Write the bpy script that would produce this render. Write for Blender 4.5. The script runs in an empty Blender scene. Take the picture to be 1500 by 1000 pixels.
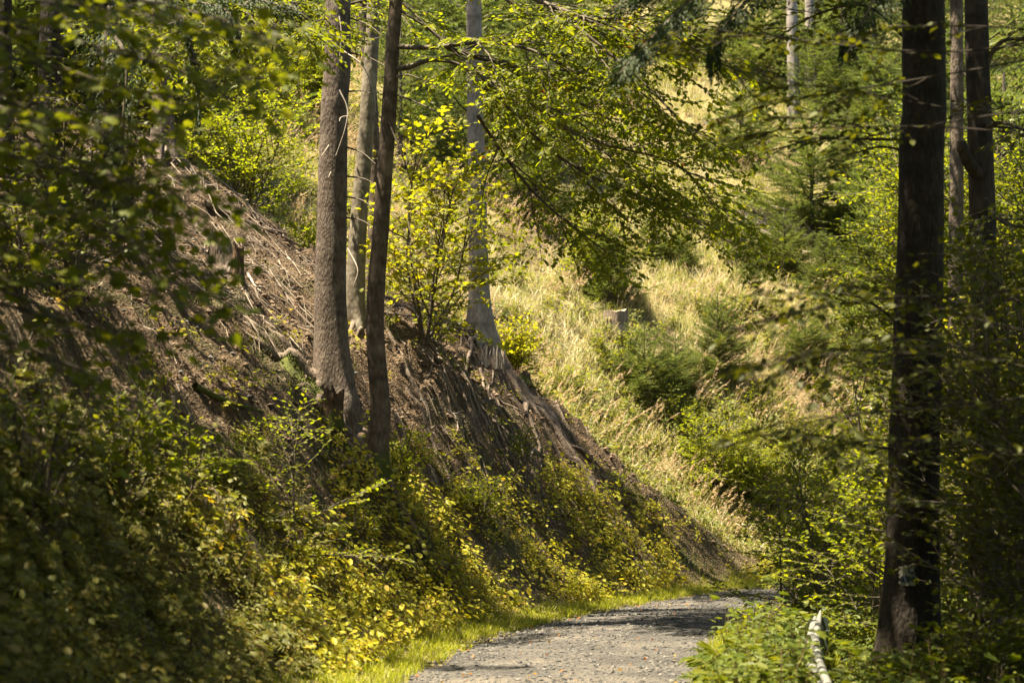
import bpy, math
import numpy as np
S = bpy.context.scene
COL = S.collection

# ------------------------------------------------------------------ camera, sky, sun, exposure
F = 2916.67            # focal length in pixels of the 1500 px wide photograph (70 mm lens)
CAMZ = 1.65
TH = math.atan(220 / F)
cam_d = bpy.data.cameras.new('camera')
cam = bpy.data.objects.new('camera', cam_d)
COL.objects.link(cam)
cam.location = (0, 0, CAMZ)
cam.rotation_euler = (math.pi / 2 + TH, 0, 0)
cam_d.lens = 70
cam_d.sensor_width = 36
cam_d.clip_start = 0.1
cam_d.clip_end = 600
cam_d.dof.use_dof = True
cam_d.dof.focus_distance = 27
cam_d.dof.aperture_fstop = 2.2
S.camera = cam

SUN = np.array([-0.33, -0.05, 0.93])
SUN /= np.linalg.norm(SUN)
w = bpy.data.worlds.new('World')
S.world = w
w.use_nodes = True
nt = w.node_tree
nt.nodes.clear()
sky = nt.nodes.new('ShaderNodeTexSky')
sky.sky_type = 'NISHITA'
sky.sun_disc = False
sky.sun_elevation = math.asin(SUN[2])
sky.sun_rotation = math.atan2(SUN[0], SUN[1]) % (2 * math.pi)
bg = nt.nodes.new('ShaderNodeBackground')
bg.inputs[1].default_value = 0.05
wo = nt.nodes.new('ShaderNodeOutputWorld')
nt.links.new(sky.outputs[0], bg.inputs[0])
nt.links.new(bg.outputs[0], wo.inputs[0])
sl = bpy.data.lights.new('sun', 'SUN')
sl.energy = 5.0
sl.angle = math.radians(0.55)
sl.color = (1.0, 0.87, 0.64)
so = bpy.data.objects.new('sun', sl)
COL.objects.link(so)
from mathutils import Vector
so.rotation_euler = Vector((-SUN[0], -SUN[1], -SUN[2])).to_track_quat('-Z', 'Y').to_euler()
so.location = (-20, 10, 40)
S.view_settings.view_transform = 'Standard'
S.view_settings.look = 'None'
S.view_settings.gamma = 1
S.view_settings.exposure = 2.2
S.cycles.max_bounces = 6
S.cycles.diffuse_bounces = 3
S.cycles.glossy_bounces = 2
S.cycles.transmission_bounces = 4
S.cycles.transparent_max_bounces = 4
S.cycles.caustics_reflective = False
S.cycles.caustics_refractive = False
S.cycles.sample_clamp_indirect = 4
S.cycles.use_denoising = True

# ------------------------------------------------------------------ small maths
def nrm(v):
    v = np.asarray(v, float)
    return v / (np.linalg.norm(v, axis=-1, keepdims=True) + 1e-12)

CT, ST = math.cos(TH), math.sin(TH)
def ray(px, py):
    a = (px - 750) / F; b = (500 - py) / F
    return np.array([a, CT - b * ST, ST + b * CT])
def P(px, py, Y):
    d = ray(px, py)
    return np.array([0, 0, CAMZ]) + d * (Y / d[1])

def catmull(p, n=8):
    p = np.asarray(p, float)
    q = np.vstack([2 * p[0] - p[1], p, 2 * p[-1] - p[-2]])
    out = []
    t = np.linspace(0, 1, n, endpoint=False)[:, None]
    for i in range(1, len(q) - 2):
        a, b, c, d = q[i - 1], q[i], q[i + 1], q[i + 2]
        out.append(.5 * (2 * b + (c - a) * t + (2 * a - 5 * b + 4 * c - d) * t ** 2 + (3 * b - a - 3 * c + d) * t ** 3))
    out.append(q[-2][None])
    return np.vstack(out)

def _h(ix, iy, iz, seed):
    with np.errstate(over='ignore'):
        n = (ix.astype(np.int64) * 374761393 + iy.astype(np.int64) * 668265263 + iz.astype(np.int64) * 2147483647 + seed * 974711)
        n = (n ^ (n >> 13)) * 1274126177
        n = n ^ (n >> 16)
    return (n & 0xffff) / 65535.0
def vnoise(x, y, z=None, seed=0):
    x = np.asarray(x, float); y = np.asarray(y, float)
    z = np.zeros_like(x) if z is None else np.asarray(z, float)
    xi, yi, zi = np.floor(x), np.floor(y), np.floor(z)
    fx, fy, fz = x - xi, y - yi, z - zi
    fx = fx * fx * (3 - 2 * fx); fy = fy * fy * (3 - 2 * fy); fz = fz * fz * (3 - 2 * fz)
    def L(k):
        a = _h(xi, yi, zi + k, seed); b = _h(xi + 1, yi, zi + k, seed)
        c = _h(xi, yi + 1, zi + k, seed); d = _h(xi + 1, yi + 1, zi + k, seed)
        return (a * (1 - fx) + b * fx) * (1 - fy) + (c * (1 - fx) + d * fx) * fy
    return (L(0) * (1 - fz) + L(1) * fz) * 2 - 1
def fbm(x, y, o=4, seed=0):
    s = 0; a = 1; t = 0
    for i in range(o):
        s = s + a * vnoise(x * 2 ** i, y * 2 ** i, seed=seed + i * 7); t += a; a *= .5
    return s / t
def sstep(x, a, b):
    t = np.clip((x - a) / (b - a), 0, 1)
    return t * t * (3 - 2 * t)

# ------------------------------------------------------------------ terrain
EDGE = catmull([(-2.2, -30), (-2.2, -4), (-2.2, 1), (-1.95, 6), (-1.6, 11), (-1.25, 15), (-1.0, 17.2), (-.38, 21.9), (.71, 26),
                (2.16, 30), (4.2, 34.4), (6.4, 37), (9.5, 38.8), (14, 39.6), (25, 40), (60, 40.5)], 24)
_sl = np.r_[0, np.cumsum(np.linalg.norm(np.diff(EDGE, axis=0), axis=1))]
_u = np.arange(0, _sl[-1], .2)
EDGE = np.c_[np.interp(_u, _sl, EDGE[:, 0]), np.interp(_u, _sl, EDGE[:, 1])]
ET = nrm(np.gradient(EDGE, axis=0))
GX0, GX1, GY0, GY1, GS = -50., 50., -15., 120., .25
gx = np.arange(GX0, GX1 + .01, GS); gy = np.arange(GY0, GY1 + .01, GS)
GXX, GYY = np.meshgrid(gx, gy, indexing='ij')
def edge_dist(x, y):
    x = x.ravel(); y = y.ravel(); out = np.empty(len(x))
    for i in range(0, len(x), 20000):
        a = x[i:i + 20000, None]; b = y[i:i + 20000, None]
        d2 = (a - EDGE[None, :, 0]) ** 2 + (b - EDGE[None, :, 1]) ** 2
        k = d2.argmin(1)
        dx = x[i:i + 20000] - EDGE[k, 0]; dy = y[i:i + 20000] - EDGE[k, 1]
        cr = ET[k, 0] * dy - ET[k, 1] * dx
        out[i:i + 20000] = np.sign(cr) * np.sqrt(d2[np.arange(len(k)), k])
    return out
def bprof(d):
    return np.interp(d, [-40, -14, -6, -3.6, -3.0, -2.6, -2.4, 0, .45, .75, 1.05, 3, 5, 9.6, 14, 25, 60],
                     [-3, -1.6, -.25, .05, .12, .04, 0, 0, .06, .12, .4, 2.95, 4.65, 7.4, 9.6, 14, 24])
def ridge(x):
    return np.interp(x, [-50, -12, -7, -3.6, -.6, .47, 1.8, 4.25, 4.9, 6.4, 9.5, 14, 50],
                     [38, 36, 35, 34.2, 34.9, 35, 35.4, 36.5, 37, 38, 39.6, 40.4, 41])
HC = [(1200, 835, 39), (1120, 800, 38.6), (1060, 715, 39.8), (1000, 655, 40.3), (930, 600, 40.8), (880, 545, 41.3),
      (900, 480, 43.5), (820, 480, 42), (775, 500, 40), (740, 425, 43), (760, 340, 47.5), (1095, 330, 51), (1000, 400, 48),
      (1100, 450, 46.5), (1200, 560, 43.8), (1290, 610, 43), (1250, 480, 46), (1200, 400, 49), (430, 330, 39.5),
      (300, 255, 41), (430, 150, 52), (430, 50, 62), (600, 100, 61), (750, 0, 76), (1000, 200, 59), (1000, 0, 80),
      (1300, 0, 76), (1300, 300, 53), (1450, 560, 46), (1450, 800, 40.5), (1450, 700, 43), (0, 0, 60), (100, 100, 48),
      (600, 330, 43), (600, 420, 39)]
hp = [P(*c) for c in HC]
for X in (-45, -20, 0, 20, 45):
    hp.append(np.array([X, 105, 28.5 + .02 * abs(X)])); hp.append(np.array([X, 120, 32.]))
hp.append(np.array([28, 42, 1.2])); hp.append(np.array([45, 43, 1.5])); hp.append(np.array([28, 60, 11])); hp.append(np.array([45, 60, 11]))
hp.append(np.array([-30, 40, 15.])); hp.append(np.array([-30, 60, 20.]))
hp = np.array(hp)
def tps_fit(p, reg=.3):
    X = p[:, :2]; n = len(p)
    r2 = ((X[:, None] - X[None]) ** 2).sum(-1)
    K = np.where(r2 > 0, r2 * np.log(r2 + 1e-12), 0) * .5 + reg * np.eye(n)
    A = np.zeros((n + 3, n + 3)); A[:n, :n] = K; A[:n, n] = 1; A[:n, n + 1:] = X; A[n, :n] = 1; A[n + 1:, :n] = X.T
    return np.linalg.solve(A, np.r_[p[:, 2], 0, 0, 0])
tw = tps_fit(hp)
def tps(x, y):
    out = tw[-3] + tw[-2] * x + tw[-1] * y
    for i in range(len(hp)):
        r2 = (x - hp[i, 0]) ** 2 + (y - hp[i, 1]) ** 2
        out = out + tw[i] * .5 * r2 * np.log(r2 + 1e-12)
    return out
DG = edge_dist(GXX, GYY).reshape(GXX.shape)
_yr = ridge(GXX)
_yc = np.minimum(GYY, _yr)
def bil(G, x, y):
    u = np.clip((np.asarray(x, float) - GX0) / GS, 0, G.shape[0] - 1.001); v = np.clip((np.asarray(y, float) - GY0) / GS, 0, G.shape[1] - 1.001)
    i = u.astype(int); j = v.astype(int); fu = u - i; fv = v - j
    return (G[i, j] * (1 - fu) + G[i + 1, j] * fu) * (1 - fv) + (G[i, j + 1] * (1 - fu) + G[i + 1, j + 1] * fu) * fv
B2 = bprof(bil(DG, GXX, _yc)) - .55 * np.maximum(0, GYY - _yr)
Bn = bprof(DG)
_wf = sstep(DG, 0.1, 1.2) * sstep(GYY - _yr, -.2, 1.2)
ZG = np.where(GYY < _yr, Bn, np.where(DG > 0, np.maximum(B2, -.1), Bn))
ZG = ZG * (1 - _wf) + np.maximum(ZG, tps(GXX, GYY)) * _wf
# gentle smoothing
for _ in range(1):
    Zp = np.pad(ZG, 1, mode='edge')
    Zs = (Zp[:-2, 1:-1] + Zp[2:, 1:-1] + Zp[1:-1, :-2] + Zp[1:-1, 2:] + 2 * Zp[1:-1, 1:-1]) / 6
    ZG = np.where(np.abs(DG + 1.3) < 1.4, ZG, Zs)
def dist(x, y): return bil(DG, x, y)
ANCH = []
def zf(x, y):
    x = np.asarray(x, float); y = np.asarray(y, float)
    d = dist(x, y)
    off = sstep(np.abs(d + 1.3), 1.4, 2.4)
    bank = sstep(d, .8, 2.5) * (1 - sstep(y - ridge(x), 0, 2))
    z = bil(ZG, x, y)
    z = z + off * (.10 * fbm(x * .9, y * .9, 4, 3) + .22 * (1 - bank) * fbm(x * .35, y * .35, 3, 9) * sstep(y, 36, 40))
    along = x * .6 + y * .8
    wob = .5 * fbm(x * .8, y * .8, 2, 19)
    rill = 1 - np.abs(vnoise(along * .7 + 2 * wob, d * .5, seed=21))
    sl_ = d * 1.5
    z = z + bank * (.07 * (rill ** 3 - .4) + .24 * fbm(along * .9, sl_ * 1.7, 3, 31) + .12 * fbm(along * 2.7, sl_ * 5.0, 3, 41))
    z = z + (1 - off) * (.012 * fbm(x * 2.2, y * 2.2, 3, 51) + .03 * np.cos(np.clip((d + 1.3) / 1.3, -1, 1) * math.pi) * .5)
    for (ax, ay, dz, sg) in ANCH: z = z + dz * np.exp(-((x - ax) ** 2 + (y - ay) ** 2) / (2 * sg * sg)) * off
    return z
for (a_, b_, Y_, sg) in ((486, 585, 26, 1.0), (480, 612, 25.6, .8), (548, 694, 24.3, .8), (703, 497, 34, .9), (240, 230, 33, 1.2), (640, 520, 30.5, .9)):
    p_ = P(a_, b_, Y_); r_ = p_[2] - float(zf(p_[0], p_[1])); print('anchor', a_, round(r_, 2)); ANCH.append((p_[0], p_[1], r_, sg))
def G(px, py, y0=6.):
    """where the ray through a photo pixel meets the ground"""
    d = ray(px, py); ys = np.arange(y0, 110, .05)
    x = d[0] / d[1] * ys; z = CAMZ + d[2] / d[1] * ys
    g = zf(x, ys)
    k = np.argmax(z < g)
    if not (z < g).any(): k = len(ys) - 1
    return np.array([x[k], ys[k], g[k]])
def on(x, y, dz=0.): return np.array([x, y, float(zf(x, y)) + dz])
def ground_at(px, Y, dz=0.):
    x = (px - 750) / F * Y
    return on(x, Y, dz)

# ------------------------------------------------------------------ mesh builder
class MB:
    def __init__(s): s.V = []; s.T = []; s.Q = []; s.TM = []; s.QM = []; s.n = 0
    def add(s, V, Fc, m=0):
        V = np.asarray(V, np.float32).reshape(-1, 3); Fc = np.asarray(Fc, np.int64)
        if len(Fc) == 0: return
        s.V.append(V)
        if Fc.shape[1] == 3: s.T.append(Fc + s.n); s.TM.append(np.full(len(Fc), m, np.int32))
        else: s.Q.append(Fc + s.n); s.QM.append(np.full(len(Fc), m, np.int32))
        s.n += len(V)
    def add2(s, V, T, Q, mt=0, mq=0):
        V = np.asarray(V, np.float32).reshape(-1, 3); s.V.append(V)
        if len(T): s.T.append(np.asarray(T, np.int64) + s.n); s.TM.append(np.broadcast_to(np.asarray(mt, np.int32), (len(T),)))
        if len(Q): s.Q.append(np.asarray(Q, np.int64) + s.n); s.QM.append(np.broadcast_to(np.asarray(mq, np.int32), (len(Q),)))
        s.n += len(V)
    def arr(s):
        V = np.vstack(s.V)
        T = np.vstack(s.T) if s.T else np.zeros((0, 3), np.int64); Q = np.vstack(s.Q) if s.Q else np.zeros((0, 4), np.int64)
        tm = np.concatenate(s.TM) if s.TM else np.zeros(0, np.int32); qm = np.concatenate(s.QM) if s.QM else np.zeros(0, np.int32)
        return V, T, Q, tm, qm
    def build(s, name, mats, parent=None, smooth=False, origin=None):
        V, T, Q, tm, qm = s.arr()
        if origin is None and parent is not None: origin = parent['_o']
        if origin is not None: V = V - np.asarray(origin, np.float32)
        me = bpy.data.meshes.new(name)
        me.vertices.add(len(V)); me.vertices.foreach_set('co', V.astype(np.float32).ravel())
        nl = len(T) * 3 + len(Q) * 4
        me.loops.add(nl); me.loops.foreach_set('vertex_index', np.concatenate([T.ravel(), Q.ravel()]).astype(np.int32))
        me.polygons.add(len(T) + len(Q))
        st = np.concatenate([np.arange(len(T)) * 3, len(T) * 3 + np.arange(len(Q)) * 4]).astype(np.int32)
        me.polygons.foreach_set('loop_start', st)
        me.polygons.foreach_set('material_index', np.concatenate([tm, qm]).astype(np.int32))
        me.polygons.foreach_set('use_smooth', np.full(len(st), smooth, dtype=bool))
        me.update(calc_edges=True)
        if not isinstance(mats, (list, tuple)): mats = [mats]
        for m in mats: me.materials.append(m)
        o = bpy.data.objects.new(name, me); COL.objects.link(o)
        if parent is not None:
            o.parent = parent; o['_o'] = [0, 0, 0] if origin is None else [float(v) for v in origin]
        elif origin is not None:
            o.location = [float(v) for v in origin]; o['_o'] = [float(v) for v in origin]
        return o

def thing(name, label, cat, loc, group=None):
    o = bpy.data.objects.new(name, None); COL.objects.link(o)
    o.empty_display_size = .2
    o.location = [float(v) for v in loc]; o['_o'] = [float(v) for v in loc]
    o['label'] = label; o['category'] = cat
    if group: o['group'] = group
    return o
def tag(o, label, cat=None, group=None, kind=None):
    o['label'] = label
    if cat: o['category'] = cat
    if group: o['group'] = group
    if kind: o['kind'] = kind
    return o

def tube(mb, path, rad, k=5, m=0, jit=0., rng=None, cap=False):
    path = np.asarray(path, float); n = len(path)
    rad = np.broadcast_to(np.asarray(rad, float), (n,))
    t = nrm(np.gradient(path, axis=0))
    mean = nrm(path[-1] - path[0])
    ref = np.array([0, 0, 1.]) if abs(mean[2]) < .7 else np.array([1., 0, 0])
    a = nrm(np.cross(t, ref)); b = np.cross(t, a)
    ph = np.linspace(0, 2 * math.pi, k, endpoint=False)
    r = rad[:, None] * np.ones(k)
    if jit and rng is not None: r = r * (1 + rng.normal(0, jit, (n, k)))
    V = path[:, None] + (a[:, None] * np.cos(ph)[None, :, None] + b[:, None] * np.sin(ph)[None, :, None]) * r[..., None]
    i = np.arange(n - 1)[:, None] * k; j = np.arange(k)[None]; j2 = (j + 1) % k
    Q = np.stack([i + j, i + j2, i + k + j2, i + k + j], -1).reshape(-1, 4)
    V = V.reshape(-1, 3)
    if cap:
        V = np.vstack([V, path[-1]])
        T = np.array([[(n - 1) * k + q, (n - 1) * k + (q + 1) % k, n * k] for q in range(k)])
        mb.add2(V, T, Q, m, m)
    else: mb.add(V, Q, m)

# ------------------------------------------------------------------ leaves
LEAF = (np.array([[0, 0, 0], [.28, .27, .05], [.66, .25, .04], [1, 0, -.06], [.66, -.25, .04], [.28, -.27, .05]], float),
        np.array([[0, 3, 2, 1], [0, 5, 4, 3]]))
SLIM = (np.array([[0, 0, 0], [.3, .15, .03], [.7, .13, .02], [1, 0, -.08], [.7, -.13, .02], [.3, -.15, .03]], float),
        np.array([[0, 3, 2, 1], [0, 5, 4, 3]]))
_pol = [(0, 1.0), (.16, .66), (.3, .5), (.75, .78), (.85, .62), (1.15, .46), (1.6, .62), (1.9, .42), (2.5, .34)]
_ang = [a for a, r in _pol] + [-a for a, r in _pol[::-1][:-1]]
_rr = [r for a, r in _pol] + [r for a, r in _pol[::-1][:-1]]
_mv = [[.42, 0, .02]] + [[.42 + .58 * r * math.cos(a), .62 * r * math.sin(a), -.07 * r * abs(math.sin(a)) - .03 * r] for a, r in zip(_ang, _rr)]
MAPLE = (np.array(_mv), np.array([[0, i, i % (len(_mv) - 1) + 1] for i in range(1, len(_mv))]))

def put_leaves(mb, pos, dr, nm, size, tmpl=LEAF, m=0):
    pos = np.asarray(pos, float)
    if len(pos) == 0: return
    X = nrm(dr); Z = np.asarray(nm, float); Z = nrm(Z - (Z * X).sum(-1, keepdims=True) * X); Y = np.cross(Z, X)
    V0, Fc = tmpl
    s = np.asarray(size, float).reshape(-1, 1, 1)
    V = pos[:, None] + s * (X[:, None] * V0[None, :, 0:1] + Y[:, None] * V0[None, :, 1:2] + Z[:, None] * V0[None, :, 2:3])
    k = len(V0)
    Fa = (Fc[None] + (np.arange(len(pos)) * k)[:, None, None]).reshape(-1, Fc.shape[1])
    mb.add(V.reshape(-1, 3), Fa, m)

UP = np.array([0, 0, 1.])
class Grow:
    """wood tubes and leaf positions of a broadleaf branch"""
    def __init__(s, seed, leaf=.07, spacing=(.045, .16, .4), droop=.25, ang=48, flat=.3, tj=.09, twigr=.003):
        s.rng = np.random.default_rng(seed); s.wood = MB(); s.lp = []; s.ld = []; s.ln = []; s.ls = []
        s.leaf = leaf; s.sp = spacing; s.droop = droop; s.ang = math.radians(ang); s.flat = flat; s.tj = tj; s.twigr = twigr
        s.keep = 1.0
    def leaves_along(s, pts, t0=.15):
        r = s.rng; n = len(pts) - 1
        L = np.linalg.norm(np.diff(pts, axis=0), axis=1).sum()
        k = max(2, int(L * (1 - t0) / s.sp[0]))
        t = np.linspace(t0, 1, k); u = t * n; i = np.minimum(u.astype(int), n - 1); f = (u - i)[:, None]
        p = pts[i] * (1 - f) + pts[i + 1] * f; tg = nrm(pts[i + 1] - pts[i])
        sd = np.where(np.arange(k) % 2, 1., -1.)[:, None]; sd[-1] = 0
        lat = nrm(np.cross(UP, tg) + r.normal(0, .15, (k, 3)))
        d = nrm(tg * .75 + lat * sd * .8 + r.normal(0, .22, (k, 3)) + [0, 0, -.12])
        nn = nrm(UP + r.normal(0, s.flat, (k, 3)))
        s.lp.append(p); s.ld.append(d); s.ln.append(nn); s.ls.append(s.leaf * r.uniform(.6, 1.15, k))
    def path(s, p, d, L, droop):
        n = max(3, min(10, int(L / .12))); pts = [p]; d = nrm(d)
        for i in range(n):
            d = nrm(d + s.rng.normal(0, s.tj, 3) + np.array([0, 0, -droop / n]))
            p = p + d * L / n; pts.append(p)
        return np.array(pts)
    def branch(s, p, d, L, r, lev):
        pts = s.path(p, d, L, s.droop)
        s.along(pts, r, lev, L)
    def along(s, pts, r, lev, L=None, t0=.2, kfac=1.):
        if L is None: L = np.linalg.norm(np.diff(pts, axis=0), axis=1).sum()
        n = len(pts) - 1
        tube(s.wood, pts, r * np.linspace(1, .3, n + 1) + .0012, 6 if r > .012 else (4 if r > .006 else 3))
        if lev == 0:
            s.leaves_along(pts); return
        k = max(2, int(L * (1 - t0) / s.sp[lev])); side = 1 if s.rng.random() < .5 else -1
        for j in range(k):
            if s.rng.random() > s.keep: continue
            t = t0 + (1 - t0) * (j + s.rng.uniform(-.2, .3)) / k
            u = min(max(t, 0) * n, n - .01); i = int(u); f = u - i
            q = pts[i] * (1 - f) + pts[i + 1] * f; tg = nrm(pts[i + 1] - pts[i])
            lat = nrm(np.cross(UP, tg) + s.rng.normal(0, .12, 3)); side = -side
            a = s.ang * s.rng.uniform(.75, 1.2)
            d = tg * math.cos(a) + lat * side * math.sin(a) + UP * s.rng.normal(.02, .14)
            cl = {2: (.62, .3), 1: (.6, .22)}.get(lev, (.6, .3))
            Lc = min(L * (cl[0] * (1 - t) + cl[1]) * s.rng.uniform(.8, 1.15), {1: .75, 2: 1.7, 3: 3.}[lev]) * kfac
            s.branch(q, d, Lc, max(s.twigr, r * .5 * (1 - .5 * t)), lev - 1)
        s.leaves_along(pts[n // 2:], .3)
    def leaf_mesh(s, tmpl=LEAF):
        mb = MB()
        put_leaves(mb, np.vstack(s.lp), np.vstack(s.ld), np.vstack(s.ln), np.concatenate(s.ls), tmpl)
        return mb

# ------------------------------------------------------------------ materials
def newmat(name):
    m = bpy.data.materials.new(name); m.use_nodes = True; t = m.node_tree; t.nodes.clear()
    o = t.nodes.new('ShaderNodeOutputMaterial'); return m, t, o
def N(t, typ, **kw):
    n = t.nodes.new(typ)
    for k, v in kw.items():
        if k.startswith('i_'): n.inputs[k[2:].replace('_', ' ')].default_value = v
        else: setattr(n, k, v)
    return n
def ramp(t, cols, src=None, interp='LINEAR'):
    r = t.nodes.new('ShaderNodeValToRGB'); r.color_ramp.interpolation = interp
    e = r.color_ramp.elements
    while len(e) < len(cols): e.new(.5)
    for i, (p, c) in enumerate(cols): e[i].position = p; e[i].color = (*c, 1)
    if src is not None: t.links.new(src, r.inputs[0])
    return r
def leafmat(name, cols, trans=.45, tcol=(1.5, 1.35, .35), rough=.52, spec=.28):
    m, t, o = newmat(name)
    g = N(t, 'ShaderNodeNewGeometry')
    k = len(cols); r = ramp(t, [(i / max(1, k - 1), c) for i, c in enumerate(cols)], g.outputs['Random Per Island'])
    p = N(t, 'ShaderNodeBsdfPrincipled'); p.inputs['Roughness'].default_value = rough; p.inputs['Specular IOR Level'].default_value = spec
    t.links.new(r.outputs[0], p.inputs['Base Color'])
    mu = N(t, 'ShaderNodeVectorMath', operation='MULTIPLY'); mu.inputs[1].default_value = tcol
    t.links.new(r.outputs[0], mu.inputs[0])
    tr = N(t, 'ShaderNodeBsdfTranslucent'); t.links.new(mu.outputs[0], tr.inputs[0])
    mx = N(t, 'ShaderNodeMixShader'); mx.inputs[0].default_value = trans
    t.links.new(p.outputs[0], mx.inputs[1]); t.links.new(tr.outputs[0], mx.inputs[2]); t.links.new(mx.outputs[0], o.inputs[0])
    return m
def barkmat(name, c0, c1, c2, sc=6., stretch=.25, bump=.5, moss=0., vf=.6):
    m, t, o = newmat(name)
    tc = N(t, 'ShaderNodeTexCoord'); mp = N(t, 'ShaderNodeMapping'); mp.inputs['Scale'].default_value = (sc, sc, sc * stretch)
    t.links.new(tc.outputs['Object'], mp.inputs[0])
    n1 = N(t, 'ShaderNodeTexNoise'); n1.inputs['Scale'].default_value = 3; n1.inputs['Detail'].default_value = 8; n1.inputs['Roughness'].default_value = .65
    t.links.new(mp.outputs[0], n1.inputs[0])
    vo = N(t, 'ShaderNodeTexVoronoi'); vo.inputs['Scale'].default_value = 5; t.links.new(mp.outputs[0], vo.inputs[0])
    r = ramp(t, [(.3, c0), (.5, c1), (.72, c2)], n1.outputs[0])
    ml = N(t, 'ShaderNodeMixRGB', blend_type='MULTIPLY'); ml.inputs[0].default_value = vf
    t.links.new(r.outputs[0], ml.inputs[1])
    vr = ramp(t, [(0., (1.15, 1.15, 1.15)), (.55, (.55, .52, .5))], vo.outputs['Distance'])
    t.links.new(vr.outputs[0], ml.inputs[2])
    mp2 = N(t, 'ShaderNodeMapping'); mp2.inputs['Scale'].default_value = (.8, .8, 5); t.links.new(tc.outputs['Object'], mp2.inputs[0])
    n5 = N(t, 'ShaderNodeTexNoise'); n5.inputs['Scale'].default_value = 1.1; n5.inputs['Detail'].default_value = 4; t.links.new(mp2.outputs[0], n5.inputs[0])
    r5 = ramp(t, [(.36, (.62, .6, .58)), (.5, (1, 1, 1)), (.7, (1.18, 1.16, 1.14))], n5.outputs[0])
    m5 = N(t, 'ShaderNodeMixRGB', blend_type='MULTIPLY'); m5.inputs[0].default_value = .9; t.links.new(ml.outputs[0], m5.inputs[1]); t.links.new(r5.outputs[0], m5.inputs[2])
    col = m5.outputs[0]
    n2 = N(t, 'ShaderNodeTexNoise'); n2.inputs['Scale'].default_value = 2.3; n2.inputs['Detail'].default_value = 5
    t.links.new(tc.outputs['Object'], n2.inputs[0])
    lr = ramp(t, [(.58, (0, 0, 0)), (.68, (.5, .5, .5))], n2.outputs[0])
    lm = N(t, 'ShaderNodeMixRGB'); t.links.new(lr.outputs[0], lm.inputs[0]); t.links.new(col, lm.inputs[1]); lm.inputs[2].default_value = (*[min(1, c * 1.25) for c in c2], 1)
    col = lm.outputs[0]
    if moss:
        sp = N(t, 'ShaderNodeSeparateXYZ'); t.links.new(tc.outputs['Object'], sp.inputs[0])
        mr = N(t, 'ShaderNodeMapRange'); mr.inputs[1].default_value = moss; mr.inputs[2].default_value = -.2; mr.inputs[3].default_value = -.1; mr.inputs[4].default_value = .55
        t.links.new(sp.outputs[2], mr.inputs[0])
        ad = N(t, 'ShaderNodeMath', operation='ADD'); t.links.new(mr.outputs[0], ad.inputs[0]); t.links.new(n2.outputs[0], ad.inputs[1])
        rr = ramp(t, [(.62, (0, 0, 0)), (.8, (1, 1, 1))], ad.outputs[0])
        mm = N(t, 'ShaderNodeMixRGB'); t.links.new(rr.outputs[0], mm.inputs[0]); t.links.new(col, mm.inputs[1]); mm.inputs[2].default_value = (.07, .085, .018, 1)
        col = mm.outputs[0]
    p = N(t, 'ShaderNodeBsdfPrincipled'); p.inputs['Roughness'].default_value = .85; p.inputs['Specular IOR Level'].default_value = .25
    t.links.new(col, p.inputs['Base Color'])
    b = N(t, 'ShaderNodeBump'); b.inputs['Strength'].default_value = bump; b.inputs['Distance'].default_value = .03
    mv = N(t, 'ShaderNodeMath', operation='MULTIPLY'); mv.inputs[1].default_value = vf; t.links.new(vo.outputs['Distance'], mv.inputs[0]); mh = N(t, 'ShaderNodeMath', operation='SUBTRACT'); t.links.new(n1.outputs[0], mh.inputs[0]); t.links.new(mv.outputs[0], mh.inputs[1])
    t.links.new(mh.outputs[0], b.inputs['Height']); t.links.new(b.outputs[0], p.inputs['Normal'])
    t.links.new(p.outputs[0], o.inputs[0])
    return m
def plain(name, cols, rough=.8, sc=20., bump=0., island=False, spec=.3):
    m, t, o = newmat(name)
    if island:
        g = N(t, 'ShaderNodeNewGeometry'); src = g.outputs['Random Per Island']
    else:
        tc = N(t, 'ShaderNodeTexCoord'); n1 = N(t, 'ShaderNodeTexNoise'); n1.inputs['Scale'].default_value = sc; n1.inputs['Detail'].default_value = 6
        t.links.new(tc.outputs['Object'], n1.inputs[0]); src = n1.outputs[0]
    k = len(cols); lo, hi = (0, 1) if island else (.3, .7)
    r = ramp(t, [(lo + (hi - lo) * i / max(1, k - 1), c) for i, c in enumerate(cols)], src)
    p = N(t, 'ShaderNodeBsdfPrincipled'); p.inputs['Roughness'].default_value = rough; p.inputs['Specular IOR Level'].default_value = spec
    t.links.new(r.outputs[0], p.inputs['Base Color'])
    if bump:
        b = N(t, 'ShaderNodeBump'); b.inputs['Strength'].default_value = bump; b.inputs['Distance'].default_value = .02
        t.links.new(src, b.inputs['Height']); t.links.new(b.outputs[0], p.inputs['Normal'])
    t.links.new(p.outputs[0], o.inputs[0]); return m

M = {}
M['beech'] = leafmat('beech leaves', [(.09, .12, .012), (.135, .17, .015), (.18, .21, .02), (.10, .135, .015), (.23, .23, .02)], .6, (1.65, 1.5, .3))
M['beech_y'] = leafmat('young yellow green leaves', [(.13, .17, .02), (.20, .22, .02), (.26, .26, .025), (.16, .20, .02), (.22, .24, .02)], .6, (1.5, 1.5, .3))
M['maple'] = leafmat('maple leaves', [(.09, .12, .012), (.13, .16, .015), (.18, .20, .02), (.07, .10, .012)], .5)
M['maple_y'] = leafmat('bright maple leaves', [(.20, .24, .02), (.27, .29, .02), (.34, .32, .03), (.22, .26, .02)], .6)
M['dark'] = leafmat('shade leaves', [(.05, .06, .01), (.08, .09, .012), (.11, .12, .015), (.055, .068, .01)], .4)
M['rust'] = leafmat('turning leaves', [(.34, .11, .02), (.42, .20, .04), (.36, .26, .05), (.30, .08, .02)], .4, (1.2, 1.0, .6))
M['cover'] = leafmat('ground cover leaves', [(.08, .09, .012), (.125, .13, .015), (.17, .165, .02), (.095, .105, .013), (.23, .17, .03)], .4)
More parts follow.
